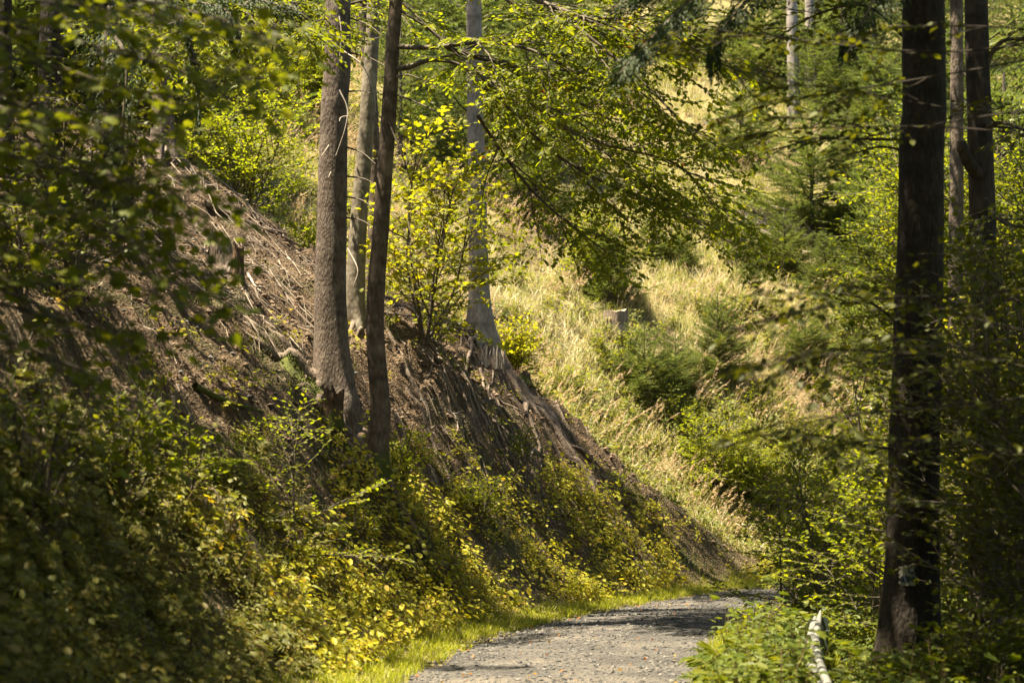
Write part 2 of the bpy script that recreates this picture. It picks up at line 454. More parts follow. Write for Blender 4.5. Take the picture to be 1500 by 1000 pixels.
M['cover_y'] = leafmat('yellow ground cover leaves', [(.24, .25, .015), (.34, .33, .02), (.42, .38, .02), (.18, .20, .015), (.30, .31, .02), (.40, .37, .02), (.44, .30, .04)], .5)
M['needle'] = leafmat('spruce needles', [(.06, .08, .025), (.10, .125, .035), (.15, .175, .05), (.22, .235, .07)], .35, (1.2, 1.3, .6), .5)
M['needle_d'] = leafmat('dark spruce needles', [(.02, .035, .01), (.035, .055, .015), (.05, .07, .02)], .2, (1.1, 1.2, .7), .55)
M['grass_dry'] = leafmat('dry grass', [(.56, .48, .31), (.64, .57, .41), (.50, .43, .25), (.38, .36, .16), (.68, .60, .45)], .35, (1.1, 1.05, .7), .5)
M['plume'] = leafmat('grass seed heads', [(.50, .38, .24), (.60, .48, .32), (.46, .33, .20)], .35, (1.1, 1., .8), .6)
M['grass_mix'] = leafmat('hillside grass', [(.18, .22, .06), (.34, .34, .14), (.46, .41, .22), (.25, .28, .09), (.14, .18, .05)], .4, (1.1, 1.1, .6), .5)
M['grass_green'] = leafmat('verge grass', [(.19, .21, .02), (.27, .28, .02), (.34, .33, .03), (.22, .25, .02)], .45, (1.2, 1.3, .5), .45)
M['grass_dark'] = leafmat('woodland grass', [(.06, .09, .015), (.10, .13, .02), (.15, .16, .04), (.20, .18, .07)], .4, (1.1, 1.2, .6), .45)
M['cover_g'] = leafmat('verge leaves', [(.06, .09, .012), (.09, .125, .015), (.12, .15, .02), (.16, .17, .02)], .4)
M['cover_h'] = leafmat('clearing weeds', [(.10, .14, .03), (.16, .20, .04), (.24, .26, .06), (.13, .16, .03), (.33, .30, .12)], .45)
M['wood_k'] = plain('near black twigs', [(.018, .014, .01), (.04, .03, .022)], .85, 14)  # branch bark darkened in colour to offset the sunlit grey on near limbs
M['trunk_k'] = barkmat('dark smooth bark', (.03, .024, .018), (.06, .047, .036), (.10, .08, .06), 4, .35, .6)
M['fern'] = leafmat('fern fronds', [(.10, .15, .02), (.15, .20, .025), (.20, .23, .03)], .45)
M['litter'] = plain('fallen leaves and bark crumbs', [(.08, .052, .028), (.16, .10, .055), (.25, .17, .095), (.06, .04, .024), (.33, .25, .15)], .8, island=True)
M['twig'] = plain('dead twigs', [(.09, .07, .05), (.18, .14, .105), (.34, .28, .22), (.13, .10, .075)], .8, island=True)
M['deadwood'] = plain('bleached dead wood', [(.22, .17, .13), (.40, .34, .28), (.52, .46, .39)], .75, 9, .3)
M['wood_d'] = plain('thin branch bark', [(.05, .038, .028), (.10, .08, .06), (.15, .12, .09)], .8, 14, .2)
M['stem'] = plain('plant stems', [(.10, .07, .03), (.17, .12, .05)], .7, 8)
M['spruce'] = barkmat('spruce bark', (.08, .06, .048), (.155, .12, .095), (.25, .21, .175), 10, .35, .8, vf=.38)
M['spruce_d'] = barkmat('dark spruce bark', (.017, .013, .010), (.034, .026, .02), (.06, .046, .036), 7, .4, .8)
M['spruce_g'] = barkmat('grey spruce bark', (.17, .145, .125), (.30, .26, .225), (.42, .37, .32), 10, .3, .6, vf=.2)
M['beechbark'] = barkmat('smooth beech bark', (.07, .05, .036), (.13, .10, .075), (.21, .165, .13), 5, .5, .4, moss=.7)
M['greybark'] = barkmat('pale beech bark', (.14, .12, .085), (.22, .19, .14), (.30, .265, .21), 4, .6, .3)
M['root'] = barkmat('root bark', (.10, .075, .055), (.20, .155, .12), (.30, .25, .20), 9, .6, .5)
M['stump'] = barkmat('weathered stump wood', (.16, .12, .09), (.28, .22, .17), (.40, .34, .28), 8, .18, .7)
M['rot'] = barkmat('rotten stump bark', (.06, .04, .03), (.14, .09, .055), (.24, .16, .09), 8, .25, .9, moss=.35)
M['cut'] = plain('sawn stump top', [(.34, .24, .14), (.48, .37, .23), (.58, .47, .32)], .8, 12, .1)
M['moss'] = plain('moss', [(.035, .045, .01), (.07, .08, .015), (.11, .12, .02)], .95, 30, .6)
M['stone'] = plain('gravel stones', [(.03, .03, .032), (.08, .078, .074), (.13, .123, .112), (.055, .054, .054), (.19, .175, .155)], .75, island=True)
M['clod'] = plain('earth clods', [(.06, .04, .025), (.12, .08, .055), (.19, .135, .095), (.09, .06, .04)], .95, island=True)
M['sheet'] = plain('pale plastic sheet', [(.17, .17, .155), (.20, .20, .18)], .5, 3)
M['darksheet'] = plain('dark green plastic sheet', [(.012, .02, .016), (.02, .03, .025)], .5, 6)
M['wire'] = plain('dark wire', [(.03, .035, .05), (.05, .055, .07)], .5, 6)
M['paint'] = plain('worn pale paint', [(.13, .125, .10), (.22, .21, .17), (.29, .28, .23)], .8, 25)
M['paintd'] = plain('worn dark blue paint', [(.012, .02, .035), (.03, .04, .055)], .8, 25)

def groundmat():
    m, t, o = newmat('forest ground')
    tc = N(t, 'ShaderNodeTexCoord'); geo = N(t, 'ShaderNodeNewGeometry')
    zone = N(t, 'ShaderNodeVertexColor', layer_name='zone'); sp = N(t, 'ShaderNodeSeparateColor'); t.links.new(zone.outputs[0], sp.inputs[0])
    n1 = N(t, 'ShaderNodeTexNoise'); n1.inputs['Scale'].default_value = 3.2; n1.inputs['Detail'].default_value = 12; n1.inputs['Roughness'].default_value = .7
    t.links.new(tc.outputs['Object'], n1.inputs[0])
    n3 = N(t, 'ShaderNodeTexNoise'); n3.inputs['Scale'].default_value = 22; n3.inputs['Detail'].default_value = 8; n3.inputs['Roughness'].default_value = .7
    t.links.new(tc.outputs['Object'], n3.inputs[0])
    vo = N(t, 'ShaderNodeTexVoronoi'); vo.inputs['Scale'].default_value = 28; t.links.new(tc.outputs['Object'], vo.inputs[0])
    soil = ramp(t, [(.3, (.038, .026, .014)), (.45, (.085, .058, .034)), (.56, (.14, .098, .06)), (.72, (.23, .17, .11))], n1.outputs[0])
    s2 = ramp(t, [(.35, (.55, .52, .5)), (.65, (1.3, 1.28, 1.25))], n3.outputs[0])
    ml = N(t, 'ShaderNodeMixRGB', blend_type='MULTIPLY'); ml.inputs[0].default_value = .85
    t.links.new(soil.outputs[0], ml.inputs[1]); t.links.new(s2.outputs[0], ml.inputs[2])
    gr = ramp(t, [(.32, (.12, .13, .035)), (.5, (.28, .24, .10)), (.7, (.40, .32, .16))], n1.outputs[0])
    m2 = N(t, 'ShaderNodeMixRGB', blend_type='MULTIPLY'); m2.inputs[0].default_value = .7
    t.links.new(gr.outputs[0], m2.inputs[1]); t.links.new(s2.outputs[0], m2.inputs[2])
    mx = N(t, 'ShaderNodeMixRGB'); t.links.new(sp.outputs[0], mx.inputs[0]); t.links.new(ml.outputs[0], mx.inputs[1]); t.links.new(m2.outputs[0], mx.inputs[2])
    gn = ramp(t, [(.35, (.03, .035, .012)), (.65, (.08, .085, .025))], n3.outputs[0])
    mz = N(t, 'ShaderNodeMixRGB'); t.links.new(sp.outputs[1], mz.inputs[0]); t.links.new(mx.outputs[0], mz.inputs[1]); t.links.new(gn.outputs[0], mz.inputs[2])
    p = N(t, 'ShaderNodeBsdfPrincipled'); p.inputs['Roughness'].default_value = .92; p.inputs['Specular IOR Level'].default_value = .2
    t.links.new(mz.outputs[0], p.inputs['Base Color'])
    b = N(t, 'ShaderNodeBump'); b.inputs['Strength'].default_value = .9; b.inputs['Distance'].default_value = .05
    ah = N(t, 'ShaderNodeMath', operation='SUBTRACT'); t.links.new(n3.outputs[0], ah.inputs[0]); t.links.new(vo.outputs['Distance'], ah.inputs[1])
    t.links.new(ah.outputs[0], b.inputs['Height']); t.links.new(b.outputs[0], p.inputs['Normal'])
    t.links.new(p.outputs[0], o.inputs[0]); return m
def roadmat():
    m, t, o = newmat('gravel road')
    tc = N(t, 'ShaderNodeTexCoord')
    vo = N(t, 'ShaderNodeTexVoronoi'); vo.inputs['Scale'].default_value = 34; t.links.new(tc.outputs['Object'], vo.inputs[0])
    v2 = N(t, 'ShaderNodeTexVoronoi'); v2.inputs['Scale'].default_value = 75; t.links.new(tc.outputs['Object'], v2.inputs[0])
    n1 = N(t, 'ShaderNodeTexNoise'); n1.inputs['Scale'].default_value = .9; n1.inputs['Detail'].default_value = 8; t.links.new(tc.outputs['Object'], n1.inputs[0])
    c = ramp(t, [(.35, (.075, .07, .065)), (.5, (.108, .10, .09)), (.65, (.17, .15, .125))], n1.outputs[0])
    h = N(t, 'ShaderNodeSeparateColor'); t.links.new(vo.outputs['Color'], h.inputs[0])
    s2 = ramp(t, [(.0, (.5, .5, .52)), (.5, (.95, .95, .95)), (1., (1.35, 1.33, 1.3))], h.outputs[0])
    ml = N(t, 'ShaderNodeMixRGB', blend_type='MULTIPLY'); ml.inputs[0].default_value = .8
    t.links.new(c.outputs[0], ml.inputs[1]); t.links.new(s2.outputs[0], ml.inputs[2])
    p = N(t, 'ShaderNodeBsdfPrincipled'); p.inputs['Roughness'].default_value = .85; p.inputs['Specular IOR Level'].default_value = .3
    t.links.new(ml.outputs[0], p.inputs['Base Color'])
    ad = N(t, 'ShaderNodeMath', operation='ADD'); t.links.new(vo.outputs['Distance'], ad.inputs[0]); t.links.new(v2.outputs['Distance'], ad.inputs[1])
    b = N(t, 'ShaderNodeBump', invert=True); b.inputs['Strength'].default_value = .8; b.inputs['Distance'].default_value = .03
    t.links.new(ad.outputs[0], b.inputs['Height']); t.links.new(b.outputs[0], p.inputs['Normal'])
    t.links.new(p.outputs[0], o.inputs[0]); return m

# ------------------------------------------------------------------ ground and road
def axis(lo, d0, d1, hi, s, g=1.12, mx=2.0):
    c = list(np.arange(d0, d1, s)); a = s; v = c[-1]; r = []
    while v < hi: a = min(a * g, mx); v += a; r.append(v)
    a = s; v = c[0]; l = []
    while v > lo: a = min(a * g, mx); v -= a; l.append(v)
    return np.array(l[::-1] + c + r)
xs = axis(-48, -6.5, 6.5, 48, .075); ys = axis(-12, 15, 38.5, 116, .085, 1.05)
XX, YY = np.meshgrid(xs, ys, indexing='ij'); ZZ = zf(XX, YY)
V = np.stack([XX, YY, ZZ], -1).reshape(-1, 3)
ny = len(ys); ii, jj = np.meshgrid(np.arange(len(xs) - 1), np.arange(ny - 1), indexing='ij')
a = ii * ny + jj
Q = np.stack([a, a + ny, a + ny + 1, a + 1], -1).reshape(-1, 4)
mb = MB(); mb.add(V, Q)
ground = mb.build('ground', groundmat(), smooth=True); ground['kind'] = 'structure'
ground['label'] = 'brown eroded bank and grassy hillside rising behind the gravel road'
dv = dist(V[:, 0], V[:, 1]); rd = ridge(V[:, 0])
far = sstep(V[:, 1] - rd, .3, 2.0) * sstep(dv, .1, .6)
gn = fbm(V[:, 0] * .5, V[:, 1] * .5, 3, 77)
grassy = np.clip(far * (1 - sstep(gn, .1, .4) * .8), 0, 1)
sp_ = G(1235, 600, 36); grassy = grassy * (1 - np.exp(-((V[:, 0] - sp_[0]) / 1.3) ** 2 - ((V[:, 1] - sp_[1]) / 1.8) ** 2) * 1.)
grassy = np.maximum(grassy, (1 - far) * (1 - sstep(np.abs(dv - .25), .35, .7)) * .7)
green = np.where(dv < -2.5, .85, 0) + (1 - far) * .35 * (1 - sstep(dv, 1.4, 2.6)) * (dv > .7) + (1 - far) * .15 * (1 - sstep(V[:, 1], 17, 22)) * (dv > .7)
green = np.clip(green + .5 * sstep(fbm(V[:, 0] * 1.3, V[:, 1] * 1.3, 3, 88), .15, .4) * (dv > 1), 0, 1)
ca = ground.data.color_attributes.new('zone', 'FLOAT_COLOR', 'POINT')
ca.data.foreach_set('color', np.stack([grassy, green, grassy * 0, grassy * 0 + 1], -1).astype(np.float32).ravel())

rng = np.random.default_rng(5)
ue = np.arange(0, len(EDGE)); sel = (EDGE[:, 1] > -10) & (EDGE[:, 0] < 45)
E = EDGE[sel]; T2 = ET[sel]
fine = np.linspace(0, len(E) - 1, (len(E) - 1) * 2 + 1)
E = np.c_[np.interp(fine, range(len(E)), E[:, 0]), np.interp(fine, range(len(E)), E[:, 1])]; T2 = nrm(np.gradient(E, axis=0))
NR = np.c_[T2[:, 1], -T2[:, 0]]
tt = np.linspace(0, 1, 36); L_ = .10 * fbm(fine * .35, fine * 0, 4, 5); R_ = 2.62 + .14 * fbm(fine * .3, fine * 0 + 9, 4, 6)
W_ = L_[:, None] + (R_ - L_)[:, None] * tt[None]
RX = E[:, 0, None] + NR[:, 0, None] * W_; RY = E[:, 1, None] + NR[:, 1, None] * W_
RZ = zf(RX, RY) + .022 - .06 * (np.abs(tt - .5) > .49)[None]
mb = MB(); n2 = len(tt); ii, jj = np.meshgrid(np.arange(len(E) - 1), np.arange(n2 - 1), indexing='ij'); a = ii * n2 + jj
mb.add(np.stack([RX, RY, RZ], -1).reshape(-1, 3), np.stack([a, a + n2, a + n2 + 1, a + 1], -1).reshape(-1, 4))
road = mb.build('gravel_road', roadmat(), smooth=True); road['kind'] = 'structure'; road['label'] = 'grey gravel forest road curving right behind the undergrowth'

# ------------------------------------------------------------------ stuff scattered on the ground
def blades(mb, pos, h, wd, lean, m=0, rng=rng, az=None):
    n = len(pos); az = rng.uniform(0, 2 * math.pi, n) if az is None else az
    h = np.broadcast_to(h, (n,)); wd = np.broadcast_to(wd, (n,)); lean = np.broadcast_to(lean, (n,))
    dh = np.c_[np.cos(az), np.sin(az), np.zeros(n)]; wa = az + math.pi / 2 + rng.normal(0, .5, n)
    sdv = np.c_[np.cos(wa), np.sin(wa), np.zeros(n)]
    rows = []
    for t, ww in ((0, .8), (.45, 1.), (.8, .6)):
        c = pos + UP * (h * (t - .35 * lean * t * t))[:, None] + dh * (h * lean * t * t)[:, None]
        rows += [c - sdv * (wd * ww / 2)[:, None], c + sdv * (wd * ww / 2)[:, None]]
    rows.append(pos + UP * (h * (1 - .45 * lean))[:, None] + dh * (h * lean)[:, None])
    V = np.stack(rows, 1).reshape(-1, 3); o = (np.arange(n) * 7)[:, None]
    Q = np.vstack([o + np.array([[0, 1, 3, 2]]), o + np.array([[2, 3, 5, 4]])]); T = o + np.array([[4, 5, 6]])
    mb.add2(V, T, Q, m, m)
def scatter(n, y0, y1, rng, wid=.31, pw=1.):
    u = rng.random(n); y = (y0 ** (1 + pw) + u * (y1 ** (1 + pw) - y0 ** (1 + pw))) ** (1 / (1 + pw))
    x = rng.uniform(-wid, wid, n) * y
    return x, y
def clumps(x, y, k, r, rng):
    x = np.repeat(x, k) + rng.normal(0, r, len(x) * k); y = np.repeat(y, k) + rng.normal(0, r, len(y) * k)
    return x, y
def place(mb, tm, pos, sc, rz, tilt=None):
    V0, T, Q, tmm, qm = tm; n = len(pos); k = len(V0)
    c, s = np.cos(rz)[:, None], np.sin(rz)[:, None]; sc = np.asarray(sc)[:, None]
    X = (V0[None, :, 0] * c - V0[None, :, 1] * s) * sc; Y = (V0[None, :, 0] * s + V0[None, :, 1] * c) * sc; Z = V0[None, :, 2] * sc + X * 0
    if tilt is not None:
        tx, ty = tilt[:, 0:1], tilt[:, 1:2]; X, Y, Z = X + Z * tx, Y + Z * ty, Z - (tx * X + ty * Y)
    V = np.stack([X + pos[:, 0:1], Y + pos[:, 1:2], Z + pos[:, 2:3]], -1).reshape(-1, 3)
    o = (np.arange(n) * k)[:, None, None]
    mb.add2(V, (T[None] + o).reshape(-1, 3) if len(T) else T, (Q[None] + o).reshape(-1, 4) if len(Q) else Q, np.tile(tmm, n) if len(T) else 0, np.tile(qm, n) if len(Q) else 0)

def herb(seed, h=.28, leaf=.07, nst=2, nl=9, tmpl=LEAF):
    r = np.random.default_rng(seed); mb = MB()
    for s_ in range(nst):
        a = r.uniform(0, 6.28); hh = h * r.uniform(.6, 1.1)
        top = np.array([math.cos(a) * .3 * hh, math.sin(a) * .3 * hh, hh]); pts = np.array([[0, 0, -.03], top * .5 + [0, 0, .03 * h], top])
        tube(mb, pts, [.003, .0025, .0015], 3, 1)
        k = nl; t = r.uniform(.35, 1.02, k)[:, None]; p = pts[0] * (1 - t) + top * t
        az = np.arange(k) * 2.4 + r.uniform(0, 6); d = np.c_[np.cos(az), np.sin(az), r.uniform(-.35, .35, k)]
        st = r.uniform(.2, .9, k)[:, None] * leaf
        put_leaves(mb, p + d * st, d, UP + r.normal(0, .35, (k, 3)), leaf * r.uniform(.6, 1.2, k), tmpl, 0)
    return mb.arr()
def fern_t(seed, L=.55, nf=8):
    r = np.random.default_rng(seed); mb = MB()
    for f in range(nf):
        az = f / nf * 6.28 + r.uniform(-.3, .3); d = np.array([math.cos(az), math.sin(az), 0]); l = L * r.uniform(.7, 1.1)
        t = np.linspace(0, 1, 12)[:, None]; pts = d * l * (t * .9) + UP * l * (1.05 * t - .95 * t ** 2)
        tube(mb, pts, np.linspace(.004, .001, 12), 3, 1)
        t = np.linspace(.12, .98, 20); pp = d * l * (t * .9)[:, None] + UP * (l * (1.05 * t - .95 * t ** 2))[:, None]
        lat = np.cross(UP, d)
        for sd in (-1, 1):
            ln = l * .34 * np.sin(np.clip(t * 1.05, 0, 1) ** .6 * 3.0).clip(.1)
            put_leaves(mb, pp, lat * sd + d * .35 + r.normal(0, .08, (20, 3)), UP + r.normal(0, .15, (20, 3)), ln, SLIM, 0)
    return mb.arr()
HY = [herb(i, .30, .075, 2, 8) for i in range(4)] + [herb(10 + i, .22, .06, 3, 6) for i in range(3)] + [herb(20, .3, .1, 2, 6, MAPLE)]
HD = [herb(30 + i, .3, .055 + .008 * i, 3, 9) for i in range(4)] + [herb(40 + i, .2, .045, 4, 8) for i in range(3)] + [herb(50, .35, .10, 2, 6, MAPLE), herb(51, .4, .05, 5, 12, SLIM), fern_t(52, .4, 6)]
HS = [herb(60 + i, .22, .045, 5, 9) for i in range(4)]

def veg(name, label, tm, mats, x, y, rng, s0=.7, s1=1.3, lean=(.1, -.1), kind='stuff', zoff=-.01):
    mb = MB(); z = zf(x, y); n = len(x); which = rng.integers(0, len(tm), n)
    for i, t in enumerate(tm):
        k = which == i
        if k.any():
            tl = np.c_[rng.normal(lean[0], .18, k.sum()), rng.normal(lean[1], .18, k.sum())]
            place(mb, t, np.c_[x[k], y[k], z[k] + zoff], rng.uniform(s0, s1, k.sum()), rng.uniform(0, 6.28, k.sum()), tl)
    o = mb.build(name, mats); o['kind'] = kind; o['label'] = label; return o

# yellow plants on the lower bank
x, y = scatter(26000, 17, 37, rng); d = dist(x, y); back = y > ridge(x) - .15
pn = fbm(x * .8, y * .8, 3, 101)
lim = np.interp(y, [17, 21, 24, 30, 34, 37], [2.2, 1.9, 2.1, 2.4, 2.0, 1.3]) + .9 * pn
pr = np.where((d > .5) & (d < lim) & ~back, .65 * sstep(pn, -.4, 0.1) + .06, 0)
pr = np.where((d >= lim) & (d < lim + 2) & ~back, .03, pr)
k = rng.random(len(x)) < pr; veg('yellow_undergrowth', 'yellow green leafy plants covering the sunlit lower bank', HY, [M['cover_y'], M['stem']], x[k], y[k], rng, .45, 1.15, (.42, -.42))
n_y = k.sum()
# green undergrowth, near left and everywhere low
x, y = scatter(34000, 6.5, 25, rng, .33); d = dist(x, y); pn = fbm(x * .7, y * .7, 3, 111)
lim = np.interp(y, [6, 11, 14, 17, 20, 23, 25], [4.5, 3.6, 3.0, 2.6, 2.1, 1.7, 1.4]) + 1.2 * pn
pr = np.where((d > .7) & (d < lim), np.where(y < 18, .38, .2) + .5 * sstep(pn, -.25, .3), 0) * np.interp(y, [10, 14, 18, 21, 25], [1.5, 1.3, .5, .25, .2])
k = rng.random(len(x)) < pr
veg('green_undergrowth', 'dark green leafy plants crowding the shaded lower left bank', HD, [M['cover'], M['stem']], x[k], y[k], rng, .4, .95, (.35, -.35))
# right side undergrowth
x, y = scatter(30000, 12, 38, rng, .33); d = dist(x, y); pn = fbm(x * .7, y * .7, 3, 121)
pr = np.where((d < -2.75) & (d > -9), .2 + .8 * sstep(pn, -.3, .3), 0) * np.where(d > -3.3, .55, 1)
pxx = x / y * F + 750; pr = pr * np.where((pxx > 1165) & (pxx < 1245) & (y > 12.5) & (y < 20.2), .0, 1)
k = rng.random(len(x)) < pr
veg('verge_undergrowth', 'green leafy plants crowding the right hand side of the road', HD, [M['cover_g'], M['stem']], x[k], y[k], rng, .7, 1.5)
# hillside low shrubs
x, y = scatter(40000, 35, 72, rng, .30, .2); d = dist(x, y); pn = fbm(x * .35, y * .35, 3, 131)
hz = zf(x, y)
low = np.clip(1.2 - hz / 6, 0, 1)
pr = np.where((d > .5) & (y > ridge(x) + .4), .12 + .85 * sstep(pn + .45 * low, -.05, .3), 0) * np.where(y > 55, .6, 1)
k = rng.random(len(x)) < pr
veg('hillside_undergrowth', 'low leafy green plants between the grasses of the clearing', HS + HD[:2], [M['cover_h'], M['stem']], x[k], y[k], rng, .8, 1.9)
print('herbs', n_y, k.sum())

# grasses
def grass_obj(name, label, mat, x, y, h0, h1, w0, w1, l0, l1, rng, az=None):
    mb = MB(); z = zf(x, y); n = len(x)
    blades(mb, np.c_[x, y, z - .01], rng.uniform(h0, h1, n), rng.uniform(w0, w1, n), rng.uniform(l0, l1, n), 0, rng, az)
    o = mb.build(name, mat); o['kind'] = 'stuff'; o['label'] = label; return o
x, y = scatter(11000, 35, 66, rng, .30, .1); pn = fbm(x * .3, y * .3, 3, 141)
k = (dist(x, y) > .6) & (y > ridge(x) + .3) & (rng.random(len(x)) < .35 + .65 * sstep(pn, -.3, .1)) & (((x - G(1235, 600, 36)[0]) / 1.2) ** 2 + ((y - G(1235, 600, 36)[1]) / 1.7) ** 2 > 1) & (fbm(x * .5, y * .5, 3, 77) < .28); x, y = clumps(x[k], y[k], 16, .13, rng)
grass_obj('dry_grass', 'straw coloured dry grass on the sunlit clearing', M['grass_dry'], x, y, .25, .62, .006, .014, .3, .95, rng)
x, y = scatter(9000, 35, 66, rng, .30, .1); pn = fbm(x * .3, y * .3, 3, 151)
k = (dist(x, y) > .6) & (y > ridge(x) + .3) & (rng.random(len(x)) < .2 + .7 * sstep(pn, -.2, .2)) & (((x - G(1235, 600, 36)[0]) / 1.2) ** 2 + ((y - G(1235, 600, 36)[1]) / 1.7) ** 2 > 1) & (fbm(x * .5, y * .5, 3, 77) < .28); x, y = clumps(x[k], y[k], 16, .12, rng)
grass_obj('hillside_grass', 'green and tan grass tufts on the far slope', M['grass_mix'], x, y, .2, .5, .006, .014, .3, .9, rng)
x, y = scatter(5000, 36, 60, rng, .30, .1); pn = fbm(x * .4, y * .4, 3, 171)
k = (dist(x, y) > .8) & (y > ridge(x) + .5) & (pn > -.05); x, y = clumps(x[k], y[k], 3, .1, rng); az = rng.normal(-.2, .8, len(x))
mb = MB(); z = zf(x, y); n = len(x); hh = rng.uniform(.6, 1.05, n); ln_ = rng.uniform(.25, .6, n)
blades(mb, np.c_[x, y, z], hh, .006, ln_, 0, rng, az)
dh = np.c_[np.cos(az), np.sin(az), 0 * az]
for q in range(9):
    t_ = 1 - .028 * q; c = np.c_[x, y, z] + UP * (hh * (t_ - .4 * ln_ * t_ * t_))[:, None] + dh * (hh * ln_ * t_ * t_)[:, None]
    put_leaves(mb, c, dh + UP * rng.uniform(0, .8, (n, 1)) + rng.normal(0, .45, (n, 3)), rng.normal(0, 1, (n, 3)), .035 + .006 * q, SLIM)
o = mb.build('seed_grass', M['plume']); o['kind'] = 'stuff'; o['label'] = 'tall pinkish seed heads of grass on the clearing'
# verge strips
x, y = scatter(60000, 8, 38, rng, .3); d = dist(x, y)
k = (d > .0 + .16 * fbm(x * 2, y * 2, 2, 3)) & (d < .62 + .3 * fbm(x, y, 2, 8)); x, y = clumps(x[k], y[k], 8, .05, rng)
k = dist(x, y) > -.05
grass_obj('verge_grass', 'bright yellow green grass strip along the left road edge', M['grass_green'], x[k], y[k], .05, .16, .004, .008, .2, .9, rng)
x, y = scatter(26000, 10, 32, rng, .32); d = dist(x, y)
k = (d < -2.5) & (d > -3.7 - .4 * fbm(x, y, 2, 8)); x, y = clumps(x[k], y[k], 9, .05, rng); k = dist(x, y) < -2.55
grass_obj('roadside_grass', 'green grass strip along the right road edge', M['grass_green'], x[k], y[k], .06, .22, .004, .008, .2, .9, rng)
x, y = scatter(5200, 7, 37, rng, .32); d = dist(x, y); pn = fbm(x * .9, y * .9, 3, 161)
k = (d > .6) & (y < ridge(x)) & (rng.random(len(x)) < np.where(d < np.interp(y, [7, 18, 24], [6, 3, 2.]), .6, .06) * sstep(pn, -.3, .2)); x, y = clumps(x[k], y[k], 14, .06, rng)
grass_obj('woodland_grass', 'fine grass tufts scattered over the shaded bank', M['grass_dark'], x, y, .1, .32, .004, .008, .4, 1., rng)

# litter, twigs, stones
def flakes(mb, x, y, size, rng, m=0, lift=.01, flat=.5):
    n = len(x); z = zf(x, y); e = .05
    nx = -(zf(x + e, y) - zf(x - e, y)) / (2 * e); nyv = -(zf(x, y + e) - zf(x, y - e)) / (2 * e)
    nn = nrm(np.c_[nx, nyv, np.ones(n)] + rng.normal(0, flat, (n, 3)))
    put_leaves(mb, np.c_[x, y, z + lift], rng.normal(0, 1, (n, 3)), nn, size, LEAF, m)
mb = MB(); x, y = scatter(60000, 8, 37, rng, .31); d = dist(x, y); k = (d > .8) & (y < ridge(x) + .5)
x, y = x[k], y[k]; flakes(mb, x, y, rng.uniform(.02, .065, len(x)), rng)
o = mb.build('leaf_litter', M['litter']); o['kind'] = 'stuff'; o['label'] = 'brown fallen leaves and crumbs lying on the bank'
mb = MB(); x, y = scatter(9000, 9, 38, rng, .31); d = dist(x, y); k = (d > 1.6) & (y < ridge(x) + .8) & (rng.random(len(x)) < np.where(d > 2.5, .6, .12))
x, y = x[k], y[k]; z = zf(x, y); n = len(x)
e = .1; gxv = (zf(x + e, y) - zf(x - e, y)) / (2 * e); gyv = (zf(x, y + e) - zf(x, y - e)) / (2 * e)
az = np.arctan2(gyv, gxv) + rng.normal(0, 1.3, n); ln = rng.uniform(.06, .38, n)
for i in range(n):
    dd = np.array([math.cos(az[i]), math.sin(az[i])]); s_ = np.linspace(-.5, .5, 4) * ln[i]
    bx = x[i] + dd[0] * s_ + rng.normal(0, .012, 4); by = y[i] + dd[1] * s_ + rng.normal(0, .012, 4)
    tube(mb, np.c_[bx, by, zf(bx, by) + .008 + rng.uniform(0, .05) * (s_ / ln[i] + .5)], np.linspace(1, .5, 4) * rng.uniform(.0025, .008), 3)
o = mb.build('twig_litter', M['twig']); o['kind'] = 'stuff'; o['label'] = 'thin dead twigs strewn down the bare soil of the bank'
OCT = (np.array([[1, 0, 0], [0, 1, 0], [-1, 0, 0], [0, -1, 0], [0, 0, 1], [0, 0, -1]], float), np.array([[0, 1, 4], [1, 2, 4], [2, 3, 4], [3, 0, 4], [1, 0, 5], [2, 1, 5], [3, 2, 5], [0, 3, 5]]))
def stones(mb, x, y, r, rng, m=0):
    n = len(x); V = OCT[0][None] * rng.uniform(.6, 1.2, (n, 6, 1)); V[:, :, 2] *= .65
    V = V + rng.normal(0, .12, V.shape); a = rng.uniform(0, 6.28, n); c, s = np.cos(a)[:, None], np.sin(a)[:, None]
    X = (V[:, :, 0] * c - V[:, :, 1] * s) * r[:, None] + x[:, None]; Y = (V[:, :, 0] * s + V[:, :, 1] * c) * r[:, None] + y[:, None]
    Z = V[:, :, 2] * r[:, None] + (zf(x, y) + .022 + r * .2)[:, None]
    mb.add(np.stack([X, Y, Z], -1).reshape(-1, 3), (OCT[1][None] + (np.arange(n) * 6)[:, None, None]).reshape(-1, 3), m)
mb = MB(); x, y = scatter(100000, 9, 40, rng, .2); x = x + .06 * y; d = dist(x, y)
edgeb = np.exp(-((d + .25) / .3) ** 2) + np.exp(-((d + 2.4) / .3) ** 2) + .8 * np.exp(-((d + 1.3) / .3) ** 2)
k = (d < .08) & (d > -2.75) & (rng.random(len(x)) < .3 + .7 * edgeb); x, y = x[k], y[k]
stones(mb, x, y, .006 + .024 * rng.random(len(x)) ** 3, rng)
o = mb.build('loose_gravel', M['stone']); o['kind'] = 'stuff'; o['label'] = 'loose grey stones lying on the road surface'
mb = MB(); x, y = scatter(9000, 10, 38, rng, .2); x = x + .06 * y; d = dist(x, y); k = (d < 0) & (d > -2.7) & (rng.random(len(x)) < .08)
x, y = x[k], y[k]; flakes(mb, x, y, rng.uniform(.03, .06, len(x)), rng, 0, .045, .3)
o = mb.build('fallen_leaves', M['rust']); o['kind'] = 'stuff'; o['label'] = 'rusty fallen leaves dotted over the gravel'
mb = MB(); x, y = scatter(5000, 19, 38, rng, .31); d = dist(x, y); k = (d > 1.8) & (d < 6.5) & (y < ridge(x) + .6)
x, y = x[k], y[k]; stones(mb, x, y, .01 + .04 * rng.random(len(x)) ** 4, rng)
